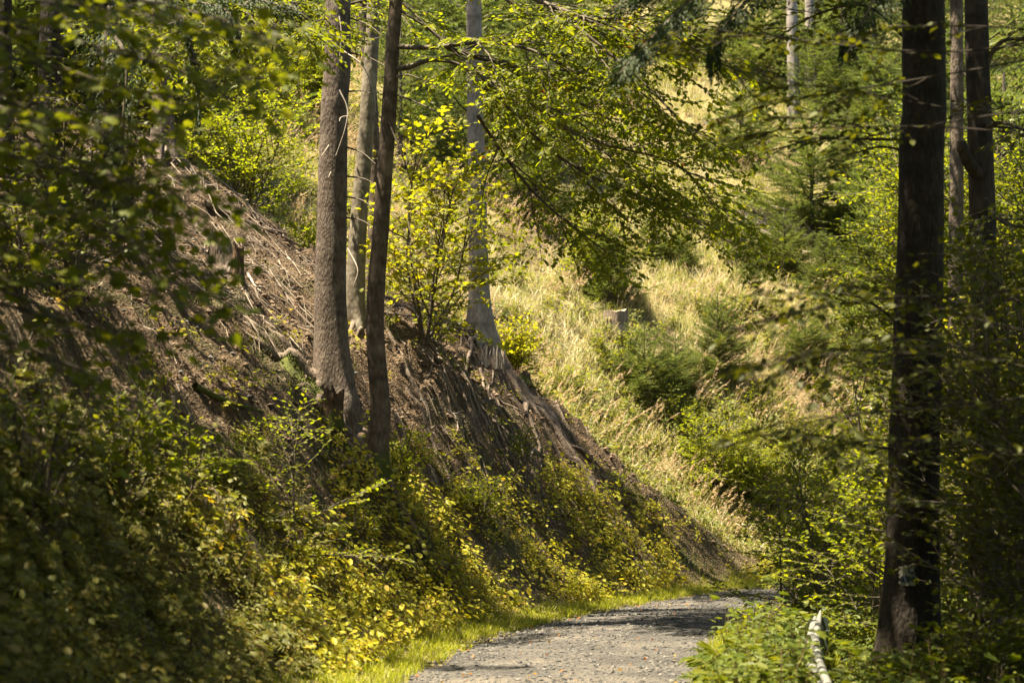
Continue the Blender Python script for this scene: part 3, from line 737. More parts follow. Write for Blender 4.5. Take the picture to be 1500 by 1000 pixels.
o = mb.build('bank_stones', M['stone']); o['kind'] = 'stuff'; o['label'] = 'small grey stones stuck in the eroded soil'

mb = MB(); x, y = scatter(26000, 15, 37, rng, .31); d = dist(x, y); pn = fbm(x * 1.2, y * 1.2, 3, 191); k = (y > 19) & (d > 1.2) & (y < ridge(x) + .3) & (rng.random(len(x)) < .15 + .8 * sstep(pn, -.2, .3))
x, y = x[k], y[k]; stones(mb, x, y, .012 + .055 * rng.random(len(x)) ** 4, rng)
o = mb.build('soil_clods', M['clod']); o['kind'] = 'stuff'; o['label'] = 'brown clods of earth lying on the eroded bank'

# ------------------------------------------------------------------ trunks
def trunk_into(mb, ctrl, r0, r1, sides=26, flare=.7, fh=.35, seed=0, knots=True, lobes=5, k=10, u0=.1):
    path = catmull(ctrl, k); r = np.random.default_rng(seed)
    s_ = np.r_[0, np.cumsum(np.linalg.norm(np.diff(path, axis=0), axis=1))]
    st = max(.07, s_[-1] / 260); u = np.arange(0, s_[-1], st)
    path = np.stack([np.interp(u, s_, path[:, i]) for i in range(3)], -1)
    rad = r0 + (r1 - r0) * (u / u[-1]) ** .8
    uf = np.maximum(u - u0, 0)
    rad = rad * (1 + flare * np.exp(-uf / fh))
    n = len(path); ph = np.linspace(0, 2 * math.pi, sides, endpoint=False)
    lob = 1 + (.22 * np.exp(-uf / (fh * 1.3)))[:, None] * np.cos(lobes * ph + seed)[None] + .02 * np.sin(3 * ph + seed)[None]
    nz = vnoise(np.cos(ph)[None] * 2 + 0 * u[:, None], np.sin(ph)[None] * 2 + 0 * u[:, None], u[:, None] * 1.6 + 0 * ph[None], seed) * .035 \
        + vnoise(np.cos(ph)[None] * 6 + 0 * u[:, None], np.sin(ph)[None] * 6 + 0 * u[:, None], u[:, None] * 6 + 0 * ph[None], seed + 3) * .018
    R = rad[:, None] * (lob + nz)
    if knots:
        for q in range(int(u[-1] * 1.3)):
            ku = r.uniform(.6, u[-1]); kp = r.uniform(0, 6.28)
            dp = (ph - kp + math.pi) % (2 * math.pi) - math.pi
            R += .022 * np.exp(-((u - ku) / .05) ** 2)[:, None] * np.exp(-(dp / .28) ** 2)[None]
    t = nrm(np.gradient(path, axis=0)); a = nrm(np.cross(t, [0., 1, 0])); b = np.cross(t, a)
    V = path[:, None] + (a[:, None] * np.cos(ph)[None, :, None] + b[:, None] * np.sin(ph)[None, :, None]) * R[..., None]
    i = np.arange(n - 1)[:, None] * sides; j = np.arange(sides)[None]; j2 = (j + 1) % sides
    mb.add(V.reshape(-1, 3), np.stack([i + j, i + j2, i + sides + j2, i + sides + j], -1).reshape(-1, 4))
def root_path(p, az, L, rng, drop=.0, wig=.12, step=.12, r0=.06):
    pts = [[p[0], p[1]]]; a = az
    for i in range(int(L / step)):
        a += rng.normal(0, wig); a += (az - a) * .15
        pts.append([pts[-1][0] + math.cos(a) * step, pts[-1][1] + math.sin(a) * step])
    pts = np.array(pts); z = zf(pts[:, 0], pts[:, 1])
    n = len(pts); rr = r0 * np.linspace(1, .15, n) ** .8
    z = z + rr * .45 + .05 * np.maximum(0, vnoise(np.arange(n) * .35, np.full(n, az * 9))) - .02 * np.linspace(0, 1, n)
    return np.c_[pts, z], rr
def needles_coarse(mb, pts, wid, size, n, rng, m=0):
    """ragged hanging tufts along a bough"""
    L = len(pts) - 1; t = rng.random(n); u = t * L; i = np.minimum(u.astype(int), L - 1); f = (u - i)[:, None]
    p = pts[i] * (1 - f) + pts[i + 1] * f; tg = nrm(pts[i + 1] - pts[i]); lat = nrm(np.cross(UP, tg))
    sp = wid * (1 - .75 * t)[:, None] * rng.uniform(-1, 1, (n, 1))
    p = p + lat * sp + UP * rng.normal(-.03, .05, (n, 1)) - UP * np.abs(sp) * .25
    put_leaves(mb, p, tg * .8 + lat * np.sign(sp) * .7 + rng.normal(0, .3, (n, 3)) + [0, 0, -.4], UP + rng.normal(0, .4, (n, 3)), size * rng.uniform(.6, 1.3, n), SLIM, m)
def spruce_crown(mb, base, top, R, seed, dens=1.):
    r = np.random.default_rng(seed); base = np.asarray(base, float); top = np.asarray(top, float); H = top[2] - base[2]
    for z in np.arange(0, H, .55):
        c = base + (top - base) * z / H; rr = R * (1 - (z / H)) ** .75 + .25
        for k in range(6):
            a = r.uniform(0, 6.28); l = rr * r.uniform(.7, 1.1); d = np.array([math.cos(a), math.sin(a), 0])
            t = np.linspace(0, 1, 6)[:, None]; pts = c + d * l * t + UP * l * (-.25 * t - .1 * t * t)
            tube(mb, pts, np.linspace(.03, .006, 6), 3, 1)
            needles_coarse(mb, pts, l * .3, .22, int(34 * l / 2 * dens) + 6, r)

def leaf_cloud(mb, c, R, n, size, seed, m=0):
    """leafy crown of the high canopy: layered clumps"""
    r = np.random.default_rng(seed); R = np.asarray(R, float)
    k = max(6, n // 60); cc = nrm(r.normal(0, 1, (k, 3))) * (r.random((k, 1)) ** .33) * R + c
    p = np.repeat(cc, n // k, 0) + r.normal(0, 1, ((n // k) * k, 3)) * [.55, .55, .18]
    put_leaves(mb, p, r.normal(0, 1, p.shape) * [1, 1, .35], UP + r.normal(0, .4, p.shape), size * r.uniform(.7, 1.3, len(p)), LEAF, m)

# ------------------------------------------------------------------ standing trees
def tree(name, label, cat, px_pts, Y, top_z, r0, bark, seed, crown=None, roots=(), flare=.7, fh=.3, group='tall trees on the bank', r1=.04, sides=26, lean=(0, 0), extra=0.15):
    (bx, by) = px_pts[0]
    b = P(bx, by, Y); g = on(b[0], Y)
    low = min(float(zf(g[0] + a_, g[1] + b_)) for a_ in (-r0 * 1.6, 0, r0 * 1.6) for b_ in (-r0 * 1.6, 0, r0 * 1.6))
    extra = .35 + g[2] - low
    up = [P(q[0], q[1], q[2] if len(q) > 2 else Y) for q in px_pts[1:]]
    up = [p for p in up if p[2] > g[2] + .3]
    sl = up[1] - up[0] if len(up) > 1 else np.array([0, 0, 1.]); sl = sl / sl[2]; foot = up[0] + sl * (g[2] - up[0][2]) * .6; foot[2] = g[2]
    g = foot.copy(); g[2] = float(zf(g[0], g[1]))
    ctrl = [g - np.array([0, 0, extra]), g] + up
    last = ctrl[-1]; dz = top_z - last[2]
    ctrl += [last + np.array([lean[0] * dz * .5, lean[1] * dz * .5, dz * .5]), last + np.array([lean[0] * dz, lean[1] * dz, dz])]
    t = thing(name, label, cat, g, group)
    mb = MB(); trunk_into(mb, ctrl, r0, r1, sides, flare, fh, seed, u0=extra)
    mb.build('trunk', bark, t, True)
    r = np.random.default_rng(seed)
    for (az, L, rr) in roots:
        pth, rad = root_path(g[:2] + np.array([math.cos(az), math.sin(az)]) * r0 * .7, az, L, r, r0=rr, wig=.26)
        pth[0, 2] += rr * 1.6; pth[1, 2] += rr * .8
        m2 = MB(); tube(m2, catmull(pth, 3), np.interp(np.linspace(0, 1, (len(pth) - 1) * 3 + 1), np.linspace(0, 1, len(rad)), rad), 9, 0, .08, r)
        m2.build('root', M['root'] if bark is not M['spruce_d'] else bark, t, True)
    top = ctrl[-1]
    if crown:
        kind, z0, R, n = crown
        cm = MB(); path = catmull(ctrl, 10); k = np.argmin(np.abs(path[:, 2] - z0)); cb = path[k]
        if kind == 'spruce':
            spruce_crown(cm, cb, top, R, seed, n); cm.build('crown', [M['needle_d'], M['wood_d']], t)
        else:
            leaf_cloud(cm, (cb + top) / 2, (R, R, (top[2] - z0) / 2), n, .17, seed); cm.build('crown', M['beech'], t)
    return t, catmull(ctrl, 10)
def hang_branch(t, pts, r, bark=None):
    mb = MB(); p = catmull(pts, 6); tube(mb, p, np.linspace(1, .35, len(p)) * r, 6, 0, .06, np.random.default_rng(int(abs(p[0, 0] * 1000)) % 9999)); return mb.build('dead_branch', bark or M['deadwood'], t, True)

rg = np.random.default_rng(11)
def fan(n, a0, a1, l0, l1, r0, r1): return [(math.radians(a0 + (a1 - a0) * (i + rg.uniform(.1, .9)) / n), rg.uniform(l0, l1), rg.uniform(r0, r1)) for i in range(n)]

t1, p1 = tree('spruce_tree', 'thick grey brown spruce trunk with pale hanging dead twigs and mossy foot', 'tree', [(486, 575), (486, 500), (484, 420), (487, 300), (491, 150), (496, 0)], 26, 24, .24, M['spruce'], 1,
              ('spruce', 15, 1.7, .7), fan(4, -130, -20, .8, 1.8, .06, .1) + fan(3, 150, 210, .8, 1.5, .07, .11) + fan(2, 0, 60, .6, 1.2, .05, .08), .55, .4)
for pts in ([(497, 24), (500, 50), (497, 90)], [(503, 75), (530, 95), (546, 130), (551, 165)], [(497, 132), (509, 160), (505, 190), (492, 228)], [(511, 170), (500, 172), (497, 178)], [(482, 213), (476, 222), (471, 228)], [(485, 252), (481, 260)],
            [(510, 365), (524, 395), (517, 420)]):
    Yf = 25.72
    hang_branch(t1, [P(a, b, Yf - .05 * i - (0.1 if a > 512 else 0)) for i, (a, b) in enumerate(pts)], .011)
for (a, b, c, d_) in ((512, 70, 560, 55), (510, 75, 566, 98), (512, 24, 560, 52), (511, 214, 550, 240), (512, 258, 552, 271), (512, 288, 545, 303), (511, 135, 545, 137), (512, 318, 548, 334)):
    hang_branch(t1, [P(a - 8, b, 26), P((a + c) / 2, (b + d_) / 2 - 3, 25.8), P(c, d_, 25.5)], .014, M['wood_d'])
mb = MB()   # moss cushion at the foot, made of short tufts over a lump
g = P(455, 500, 25.7); g = on(g[0], 25.7)
r = np.random.default_rng(3); a = r.uniform(0, 6.28, 2600); q = np.sqrt(r.random(2600)); mx_ = g[0] + .05 + np.cos(a) * q * .42 * (1 + .3 * np.sin(3 * a)); my_ = 25.65 + np.sin(a) * q * .4
blades(mb, np.c_[mx_, my_, zf(mx_, my_) + .01 + .1 * (1 - q ** 2)], r.uniform(.025, .05, 2600), .012, .5, 0, r)
ph = np.linspace(0, 1, 10); gx_, gy_ = np.meshgrid(np.linspace(-1, 1, 16), np.linspace(-1, 1, 16), indexing='ij'); rr_ = np.sqrt(gx_ ** 2 + gy_ ** 2)
X_ = g[0] + .05 + gx_ * .46; Y_ = 25.65 + gy_ * .44; Z_ = zf(X_, Y_) + .12 * np.clip(1 - rr_ ** 2, -.3, 1) + .02 * vnoise(gx_ * 5, gy_ * 5)
ii, jj = np.meshgrid(np.arange(15), np.arange(15), indexing='ij'); a = ii * 16 + jj
mb.add(np.stack([X_, Y_, Z_], -1).reshape(-1, 3), np.stack([a, a + 16, a + 17, a + 1], -1).reshape(-1, 4))
mb.build('moss_cushion', M['moss'], t1, True)

t2, p2 = tree('beech_tree', 'smooth pale leaning trunk standing just behind the thick spruce', 'tree', [(518, 470), (521, 400), (526, 320), (536, 200), (545, 60), (549, 0)], 30, 19, .155, M['greybark'], 2, ('leaf', 14, 1.6, 1300), fan(3, -120, 0, .5, 1., .04, .06), .5, .25, lean=(.05, .02))
t2b, _ = tree('beech_tree', 'slim dark trunk squeezed between the pale leaning one and the thin crooked one', 'tree', [(545, 480), (546, 400), (549, 300), (545, 150), (536, 60), (532, 0)], 31.5, 17, .12, M['beechbark'], 3, ('leaf', 13, 1.2, 800), (), .4, .25, lean=(-.04, 0))
t4, p4 = tree('beech_tree', 'thin crooked trunk in front of the bank with long leafy boughs to the right', 'tree', [(547, 692), (552, 650), (557, 600), (550, 500), (550, 440), (558, 330), (566, 220), (572, 130), (575, 60), (580, 0)], 24.3, 15, .135, M['beechbark'], 4, ('leaf', 11, 1.7, 1200), [(math.radians(170), .9, .09), (math.radians(-75), .5, .07), (math.radians(-20), .9, .06), (math.radians(-110), .9, .07), (math.radians(200), .7, .06)], .6, .3, lean=(.06, 0))
t3, p3 = tree('spruce_tree', 'straight grey spruce trunk on the ridge with bare roots running down the bank', 'tree', [(703, 495), (703, 470), (701, 400), (699, 300), (697, 200), (694, 0)], 34, 26, .185, M['spruce_g'], 5,
              ('spruce', 14, 2.0, .7), [(math.radians(-20), 3.6, .085), (math.radians(-42), 3.2, .06), (math.radians(-8), 4.4, .06), (math.radians(4), 4.5, .045), (math.radians(-60), 2.8, .05)] + fan(9, -125, 5, 1.4, 3.4, .022, .05) + fan(3, 160, 230, .6, 1.6, .04, .07), .75, .4)
t5, _ = tree('spruce_tree', 'brown spruce trunk among twig debris at upper left of the bank', 'tree', [(240, 228), (239, 150), (237, 80), (236, 0)], 33, 25, .2, M['spruce'], 6, ('spruce', 17, 1.0, .35), fan(4, -160, 0, .5, 1.2, .04, .07), .5)
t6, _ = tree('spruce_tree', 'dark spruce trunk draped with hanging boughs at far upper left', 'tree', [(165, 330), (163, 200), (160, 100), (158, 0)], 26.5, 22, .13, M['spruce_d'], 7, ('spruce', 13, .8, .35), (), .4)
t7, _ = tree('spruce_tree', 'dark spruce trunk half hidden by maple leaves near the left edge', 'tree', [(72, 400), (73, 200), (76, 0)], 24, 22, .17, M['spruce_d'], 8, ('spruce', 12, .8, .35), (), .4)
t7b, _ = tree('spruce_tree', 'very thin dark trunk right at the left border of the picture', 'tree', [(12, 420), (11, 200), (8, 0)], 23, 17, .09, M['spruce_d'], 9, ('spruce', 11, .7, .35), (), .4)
t8, _ = tree('spruce_tree', 'pale grey trunk high on the slope, left one of the far pair', 'tree', [(1163, 250), (1162, 100), (1160, 0)], 60, 36, .21, M['spruce_g'], 10, ('spruce', 24, 2, .6), (), .3, group='pale trunks on the far slope')
t9, _ = tree('spruce_tree', 'pale grey trunk high on the slope, right one of the far pair', 'tree', [(1187, 175), (1187, 100), (1186, 0)], 63, 37, .19, M['spruce_g'], 11, ('spruce', 25, 2, .6), (), .3, group='pale trunks on the far slope')
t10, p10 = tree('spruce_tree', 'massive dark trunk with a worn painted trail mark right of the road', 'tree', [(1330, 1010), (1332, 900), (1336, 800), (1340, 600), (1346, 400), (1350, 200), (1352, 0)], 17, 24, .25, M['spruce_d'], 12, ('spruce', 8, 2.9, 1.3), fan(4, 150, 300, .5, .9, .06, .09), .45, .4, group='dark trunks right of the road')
t11, _ = tree('spruce_tree', 'sunlit speckled trunk seen between the two dark right trunks', 'tree', [(1400, 900), (1399, 700), (1400, 400), (1401, 0)], 31, 24, .15, M['spruce'], 13, ('spruce', 11.5, 2.4, 1.), (), .3, group='dark trunks right of the road')
t12, p12 = tree('beech_tree', 'dark forked trunk with a broken limb behind the massive right trunk', 'tree', [(1442, 990), (1442, 800), (1443, 500), (1439, 300), (1434, 150), (1430, 0)], 20.5, 19, .185, M['trunk_k'], 14, ('leaf', 8, 3., 5000), (), .3, .25, group='dark trunks right of the road')
mb = MB(); q = catmull([P(1438, 262, 20.45), P(1420, 240, 20.35), P(1410, 218, 20.3), P(1409, 208, 20.3)], 5); tube(mb, q, np.linspace(.075, .05, len(q)), 10, 0, .05, rg, True); mb.build('broken_limb', M['trunk_k'], t12, True)

# trail mark painted on the massive trunk, a thin curved patch hugging the bark
tm = thing('trail_mark_tmp', 'x', 'x', (0, 0, 0)); bpy.data.objects.remove(tm)
def patch(px0, px1, py0, py1, off, mat, name, parent, cut=None):
    c = P(1334.5, (py0 + py1) / 2, 17)
    u = np.linspace(px0, px1, 14); v = np.linspace(py0, py1, 12); mb = MB(); pts = np.zeros((14, 12, 3))
    for i, a_ in enumerate(u):
        for j, b_ in enumerate(v):
            w0 = P(a_, b_, 17); cx = np.interp(w0[2], p10[:, 2], p10[:, 0]); cy = np.interp(w0[2], p10[:, 2], p10[:, 1])
            dx = np.clip(w0[0] - cx, -.245, .245); R = off
            pts[i, j] = (w0[0], cy - math.sqrt(max(R * R - dx * dx, .001)), w0[2])
    ii, jj = np.meshgrid(np.arange(13), np.arange(11), indexing='ij'); a = (ii * 12 + jj).ravel()
    Qd = np.stack([a, a + 12, a + 13, a + 1], -1)
    if cut is not None:
        keep = np.array([cut((i + .5) / 13, (j + .5) / 11) for i, j in zip(ii.ravel(), jj.ravel())]); Qd = Qd[keep]
    mb.add(pts.reshape(-1, 3), Qd)
    return mb.build(name, mat, parent)
jag = np.random.default_rng(8)
pm = patch(1309, 1333, 825, 855, .272, M['paint'], 'trail_mark', t10, lambda u, v: not ((u < .06 or u > .94 or v < .06) and jag.random() < .4))
patch(1311, 1331, 840, 851, .275, M['paintd'], 'arrow', t10, lambda u, v: abs(v - .5) < .5 - abs(u - .3) * .6 or (abs(v - .5) < .22))
patch(1321, 1332, 827, 838, .275, M['paintd'], 'ring', t10, lambda u, v: .26 < math.hypot(u - .5, v - .5) < .5)

# ------------------------------------------------------------------ leafy boughs
def bough(parent, ctrl, r0, lev, seed, leafm, leaf=.07, spacing=(.045, .16, .4), tmpl=LEAF, droop=.25, keep=1., t0=.25, flat=.55, wood=None, kfac=1., name='branch'):
    g = Grow(seed, leaf, spacing, droop, flat=flat); g.keep = keep
    pts = catmull(ctrl, 6)
    g.along(pts, r0, lev, t0=t0, kfac=kfac)
    o = g.wood.build(name, wood or M['wood_d'], parent, True)
    mb = g.leaf_mesh(tmpl); f = mb.build('foliage', leafm, o)
    return o
def mk(ctrl): return [P(*c) for c in ctrl]
# sunlit beech boughs of the thin crooked tree
B4 = [([(577, 68, 24.3), (615, 70, 24.1), (650, 68, 24), (720, 62, 23.8), (790, 78, 23.6), (860, 118, 23.4), (920, 170, 23.2)], .035, 2),
      ([(574, 102, 24.3), (600, 98, 24.2), (630, 88, 24.1), (665, 92, 24), (700, 110, 24), (740, 150, 23.9), (790, 200, 23.9)], .04, 2),
      ([(650, 68, 24), (700, 85, 24.3), (760, 100, 24.6), (830, 140, 24.8), (900, 180, 25), (960, 230, 25)], .03, 2),
      ([(700, 110, 24), (760, 140, 23.6), (830, 190, 23.4), (900, 215, 23.2), (990, 240, 23), (1040, 290, 23)], .028, 2),
      ([(740, 150, 23.9), (800, 215, 24.2), (870, 260, 24.4), (940, 290, 24.5), (1010, 320, 24.5), (1050, 345, 24.5)], .024, 2),
      ([(700, 170, 24.1), (740, 230, 24.5), (790, 290, 24.8), (850, 340, 25), (910, 385, 25)], .022, 2),
      ([(580, 0, 24.3), (640, -30, 24), (720, -20, 23.5), (800, 5, 23), (860, 25, 22.6), (960, 30, 22.3), (1030, 60, 22.1)], .04, 2),
      ([(800, 5, 23), (870, 60, 22.8), (930, 110, 22.6), (985, 165, 22.5), (1030, 215, 22.4)], .025, 2),
      ([(585, 15, 24.3), (630, 45, 24.1), (690, 100, 24), (730, 150, 24), (770, 175, 24)], .016, 1)]
for i, (c, r0, lv) in enumerate(B4):
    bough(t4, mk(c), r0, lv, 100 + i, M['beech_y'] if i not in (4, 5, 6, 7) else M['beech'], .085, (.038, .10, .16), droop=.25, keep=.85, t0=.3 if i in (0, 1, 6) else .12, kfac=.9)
for i, c in enumerate(([(575, 115, 24.3), (600, 110, 24), (640, 128, 23.8)], [(570, 135, 24.3), (610, 150, 24.1), (640, 165, 23.9), (665, 190, 23.8)], [(590, 5, 24.2), (650, 60, 24), (720, 110, 23.7), (770, 190, 23.6)], [(570, 180, 24.2), (590, 230, 24), (600, 260, 24)])):
    mb = MB(); q = catmull(mk(c), 6); tube(mb, q, np.linspace(.014, .004, len(q)), 5); mb.build('dead_branch', M['wood_d'], t4, True)
# rusty leaf clusters caught in the boughs
mb = MB(); r = np.random.default_rng(44)
for (a, b, Y, n) in ((818, 130, 23.4, 22), (920, 35, 22.3, 16), (940, 65, 22.3, 12), (906, 300, 24.2, 18), (700, 225, 24, 6), (990, 240, 23, 6)):
    c = P(a, b, Y); put_leaves(mb, c + r.normal(0, .09, (n, 3)) * [1, 1, .5], r.normal(0, 1, (n, 3)), UP + r.normal(0, .5, (n, 3)), .07, LEAF)
mb.build('turning_leaves', M['rust'], t4)

for i, (c, lv) in enumerate([([(496, -60, 26), (440, -40, 24), (380, -5, 22.5), (330, 20, 22), (260, 30, 21.5)], 2), ([(496, -60, 26), (450, -20, 24.5), (420, 20, 24), (400, 45, 24)], 2), ([(549, -60, 30), (560, -10, 29), (500, 10, 28.5), (470, 40, 28)], 2)]):
    bough(t2, mk(c), .03, lv, 130 + i, M['beech'], .08, (.035, .09, .14), droop=.3, keep=.9, t0=.3, kfac=.8)

# the near maple whose boughs reach in from the left
base = on(-4.7, 10.5)
tl = thing('maple_tree', 'near maple reaching in from the left with layered blurred leafy boughs', 'tree', base)
mb = MB(); trunk_into(mb, [base - [0, 0, .1], base + [.05, 0, 2], base + [.1, .1, 5], base + [0, .2, 9]], .12, .04, 18, .4, .3, 40); mb.build('trunk', M['beechbark'], tl, True)
cm = MB(); leaf_cloud(cm, base + [-.8, .5, 8.], (2.6, 2.6, 1.6), 2600, .15, 41); cm.build('crown', M['maple'], tl)
ends = [(330, 35, 10.2), (300, 120, 9.6), (200, 60, 11), (235, 150, 10.4), (200, 215, 9.4), (255, 300, 10.2), (150, 270, 9.6), (235, 372, 9.8), (190, 420, 9.2), (200, 505, 9.8), (150, 560, 9.4), (90, 330, 10.4), (60, 180, 9.3), (90, 470, 10.2), (60, 90, 10), (110, 20, 9.5)]
for i, e in enumerate(ends):
    p_e = P(*e); st = np.array([-4.6, 10.5, p_e[2] + .1 + .25 * ((i * 7) % 3)])
    mid = st * .5 + p_e * .5 + [0, 0, .3]
    bough(tl, [st, st * .75 + mid * .25 + [0, 0, .08], mid, p_e * .8 + mid * .2 + [0, 0, .03], p_e], .016, 2, 200 + i, M['maple'], .11, (.065, .15, .2), MAPLE, .12, .85, .4, .45, kfac=.6)
# the near beech reaching in from the right
base = on(4.6, 12.2)
tr = thing('beech_tree', 'near beech reaching in from the right with dark blurred boughs', 'tree', base)
mb = MB(); trunk_into(mb, [base - [0, 0, .1], base + [.05, 0, 2], base + [.1, .1, 5], base + [.3, .2, 9]], .12, .04, 18, .4, .3, 42); mb.build('trunk', M['beechbark'], tr, True)
cm = MB(); leaf_cloud(cm, base + [.2, .5, 7.6], (2.6, 2.6, 1.8), 3000, .14, 43); cm.build('crown', M['beech'], tr)
ends = [(1135, 470, 10.8), (1150, 520, 10.6), (1190, 420, 11), (1120, 640, 10.4), (1215, 655, 10.8), (1010, 60, 13.5), (1050, 180, 13.2), (1100, 200, 13), (1130, 130, 12.8), (1210, 225, 12.6), (1260, 50, 12.6), (1420, 600, 11)]
for i, e in enumerate(ends):
    p_e = P(*e); st = np.array([4.65, 12.2, max(.6, p_e[2] + .5 - .5 * ((i * 5) % 3))]); mid = st * .5 + p_e * .5 + [0, 0, .25 * math.sin(i * 2.1)]
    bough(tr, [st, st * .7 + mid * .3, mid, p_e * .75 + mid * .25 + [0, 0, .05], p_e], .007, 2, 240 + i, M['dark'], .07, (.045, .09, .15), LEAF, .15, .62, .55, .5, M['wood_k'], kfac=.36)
# boughs of the massive right trunk
for i, (c, lv) in enumerate([([(1330, 205, 17), (1270, 204, 16.9), (1200, 203, 16.7), (1150, 215, 16.5)], 2), ([(1330, 222, 17), (1290, 215, 17.2), (1250, 225, 17.4)], 1),
             ([(1330, 60, 17), (1270, 10, 17.5), (1200, 20, 18), (1130, 60, 18.3)], 2), ([(1325, 660, 17), (1290, 655, 16.7), (1255, 650, 16.5)], 1), ([(1325, 480, 17), (1270, 440, 16.6), (1230, 430, 16.5)], 2)]):
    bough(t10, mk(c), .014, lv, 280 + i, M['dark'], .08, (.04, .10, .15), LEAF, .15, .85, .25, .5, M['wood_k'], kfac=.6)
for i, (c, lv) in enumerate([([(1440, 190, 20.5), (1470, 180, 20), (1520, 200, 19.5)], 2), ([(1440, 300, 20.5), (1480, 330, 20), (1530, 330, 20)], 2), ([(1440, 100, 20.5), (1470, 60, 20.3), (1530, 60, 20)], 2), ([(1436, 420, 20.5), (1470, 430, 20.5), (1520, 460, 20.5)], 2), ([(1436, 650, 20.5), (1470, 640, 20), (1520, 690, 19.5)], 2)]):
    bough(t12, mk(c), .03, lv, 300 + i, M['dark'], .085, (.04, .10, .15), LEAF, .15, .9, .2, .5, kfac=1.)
def shade_bough(t, start, c, R, n, seed, mat, size=.16):  # leafy limb added above the frame to shade the right side
    start = np.asarray(start, float); c = np.asarray(c, float); mb = MB(); q = catmull([start, start * .5 + c * .5 + [0, 0, .5], c], 6); tube(mb, q, np.linspace(.09, .02, len(q)), 8)
    o = mb.build('branch', M['wood_d'], t, True); cm = MB(); leaf_cloud(cm, c, R, n, size, seed); cm.build('foliage', mat, o)
shade_bough(t10, P(1352, -250, 17), (1.3, 16.4, 9.3), (2.1, 2.2, 1.4), 3200, 801, M['dark'])
shade_bough(t10, P(1352, -450, 17), (2.6, 18.5, 11.5), (2.2, 2.2, 1.4), 2600, 802, M['dark'])
shade_bough(t12, P(1430, -200, 20.5), (2.4, 21.8, 10.2), (2.2, 2.2, 1.5), 2800, 803, M['dark'])
shade_bough(t11, P(1401, -100, 31), (4.6, 28.5, 12.), (2.6, 2.6, 1.6), 3200, 804, M['dark'])
# hanging spruce boughs
def spruce_bough(parent, ctrl, wid, n, size, seed, mat=None):
    r = np.random.default_rng(seed); mb = MB(); p = catmull(ctrl, 6)
    tube(mb, p, np.linspace(.02, .005, len(p)), 4, 1)
    needles_coarse(mb, p, wid, size, n, r); mb.build('bough', [mat or M['needle_d'], M['wood_d']], parent)
r = np.random.default_rng(77)
for i, (c, w_, n) in enumerate([([(160, 40, 18), (185, 90, 17.5), (180, 190, 17.4), (185, 320, 17.3)], .22, 900), ([(160, 10, 18), (150, 110, 17.6), (160, 220, 17.5), (165, 300, 17.5)], .22, 800),
             ([(170, 0, 19), (250, 10, 18.5), (285, 90, 18.4), (292, 190, 18.4)], .13, 600), ([(200, -20, 19), (270, 0, 18.6), (330, 15, 18.3), (350, 60, 18.3)], .35, 800), ([(200, -40, 19), (300, -20, 18.6), (380, 0, 18.3), (440, 18, 18.3)], .35, 700)]):
    spruce_bough(t6, mk(c), w_, n * 3, .042, 400 + i)
for i, (c, w_, n) in enumerate([([(1352, -120, 17), (1200, -110, 15.5), (1060, -40, 14.5), (960, 50, 14.2), (905, 110, 14)], .45, 1500), ([(1352, -160, 17), (1230, -100, 15.8), (1120, -20, 15), (1060, 40, 14.8), (1040, 90, 14.8)], .45, 1200), ([(1352, -140, 17), (1150, -100, 16), (1000, -40, 15.5), (900, 10, 15.2)], .4, 1200),
             ([(1352, -100, 17), (1300, -60, 15.5), (1270, 20, 15), (1230, 70, 15)], .4, 900)]):
    spruce_bough(t10, mk(c), w_, n * 3, .042, 420 + i)

# ------------------------------------------------------------------ shrubs and saplings
def shrub(name, label, cat, base, h, spread, ns, seed, leafm, leaf=.07, tmpl=LEAF, group=None, sp=(.035, .07, .085), lev=2, droop=.1, flat=.55, keep=1., kfac=.6, t0=.12, wob=.06):
    base = np.asarray(base, float); t = thing(name, label, cat, base, group); r = np.random.default_rng(seed)
    g = Grow(seed, leaf, sp, droop, flat=flat, ang=62 if ns == 1 else 50); g.keep = keep
    for s_ in range(ns):
        a = r.uniform(0, 6.28); k = 0 if ns == 1 else r.uniform(.3, 1) * spread
        top = base + [math.cos(a) * k, math.sin(a) * k, h * (r.uniform(.6, 1.) if ns > 1 else 1)]
        pts = catmull([base + [math.cos(a) * .03, math.sin(a) * .03, -.04], base * .6 + top * .4 + r.normal(0, wob, 3) + [0, 0, .1 * h], top], 6)
        g.along(pts, .006 + .006 * h, lev, t0=t0, kfac=kfac)
    g.wood.build('stem', M['wood_d'], t, True); g.leaf_mesh(tmpl).build('foliage', leafm, t)
    return t
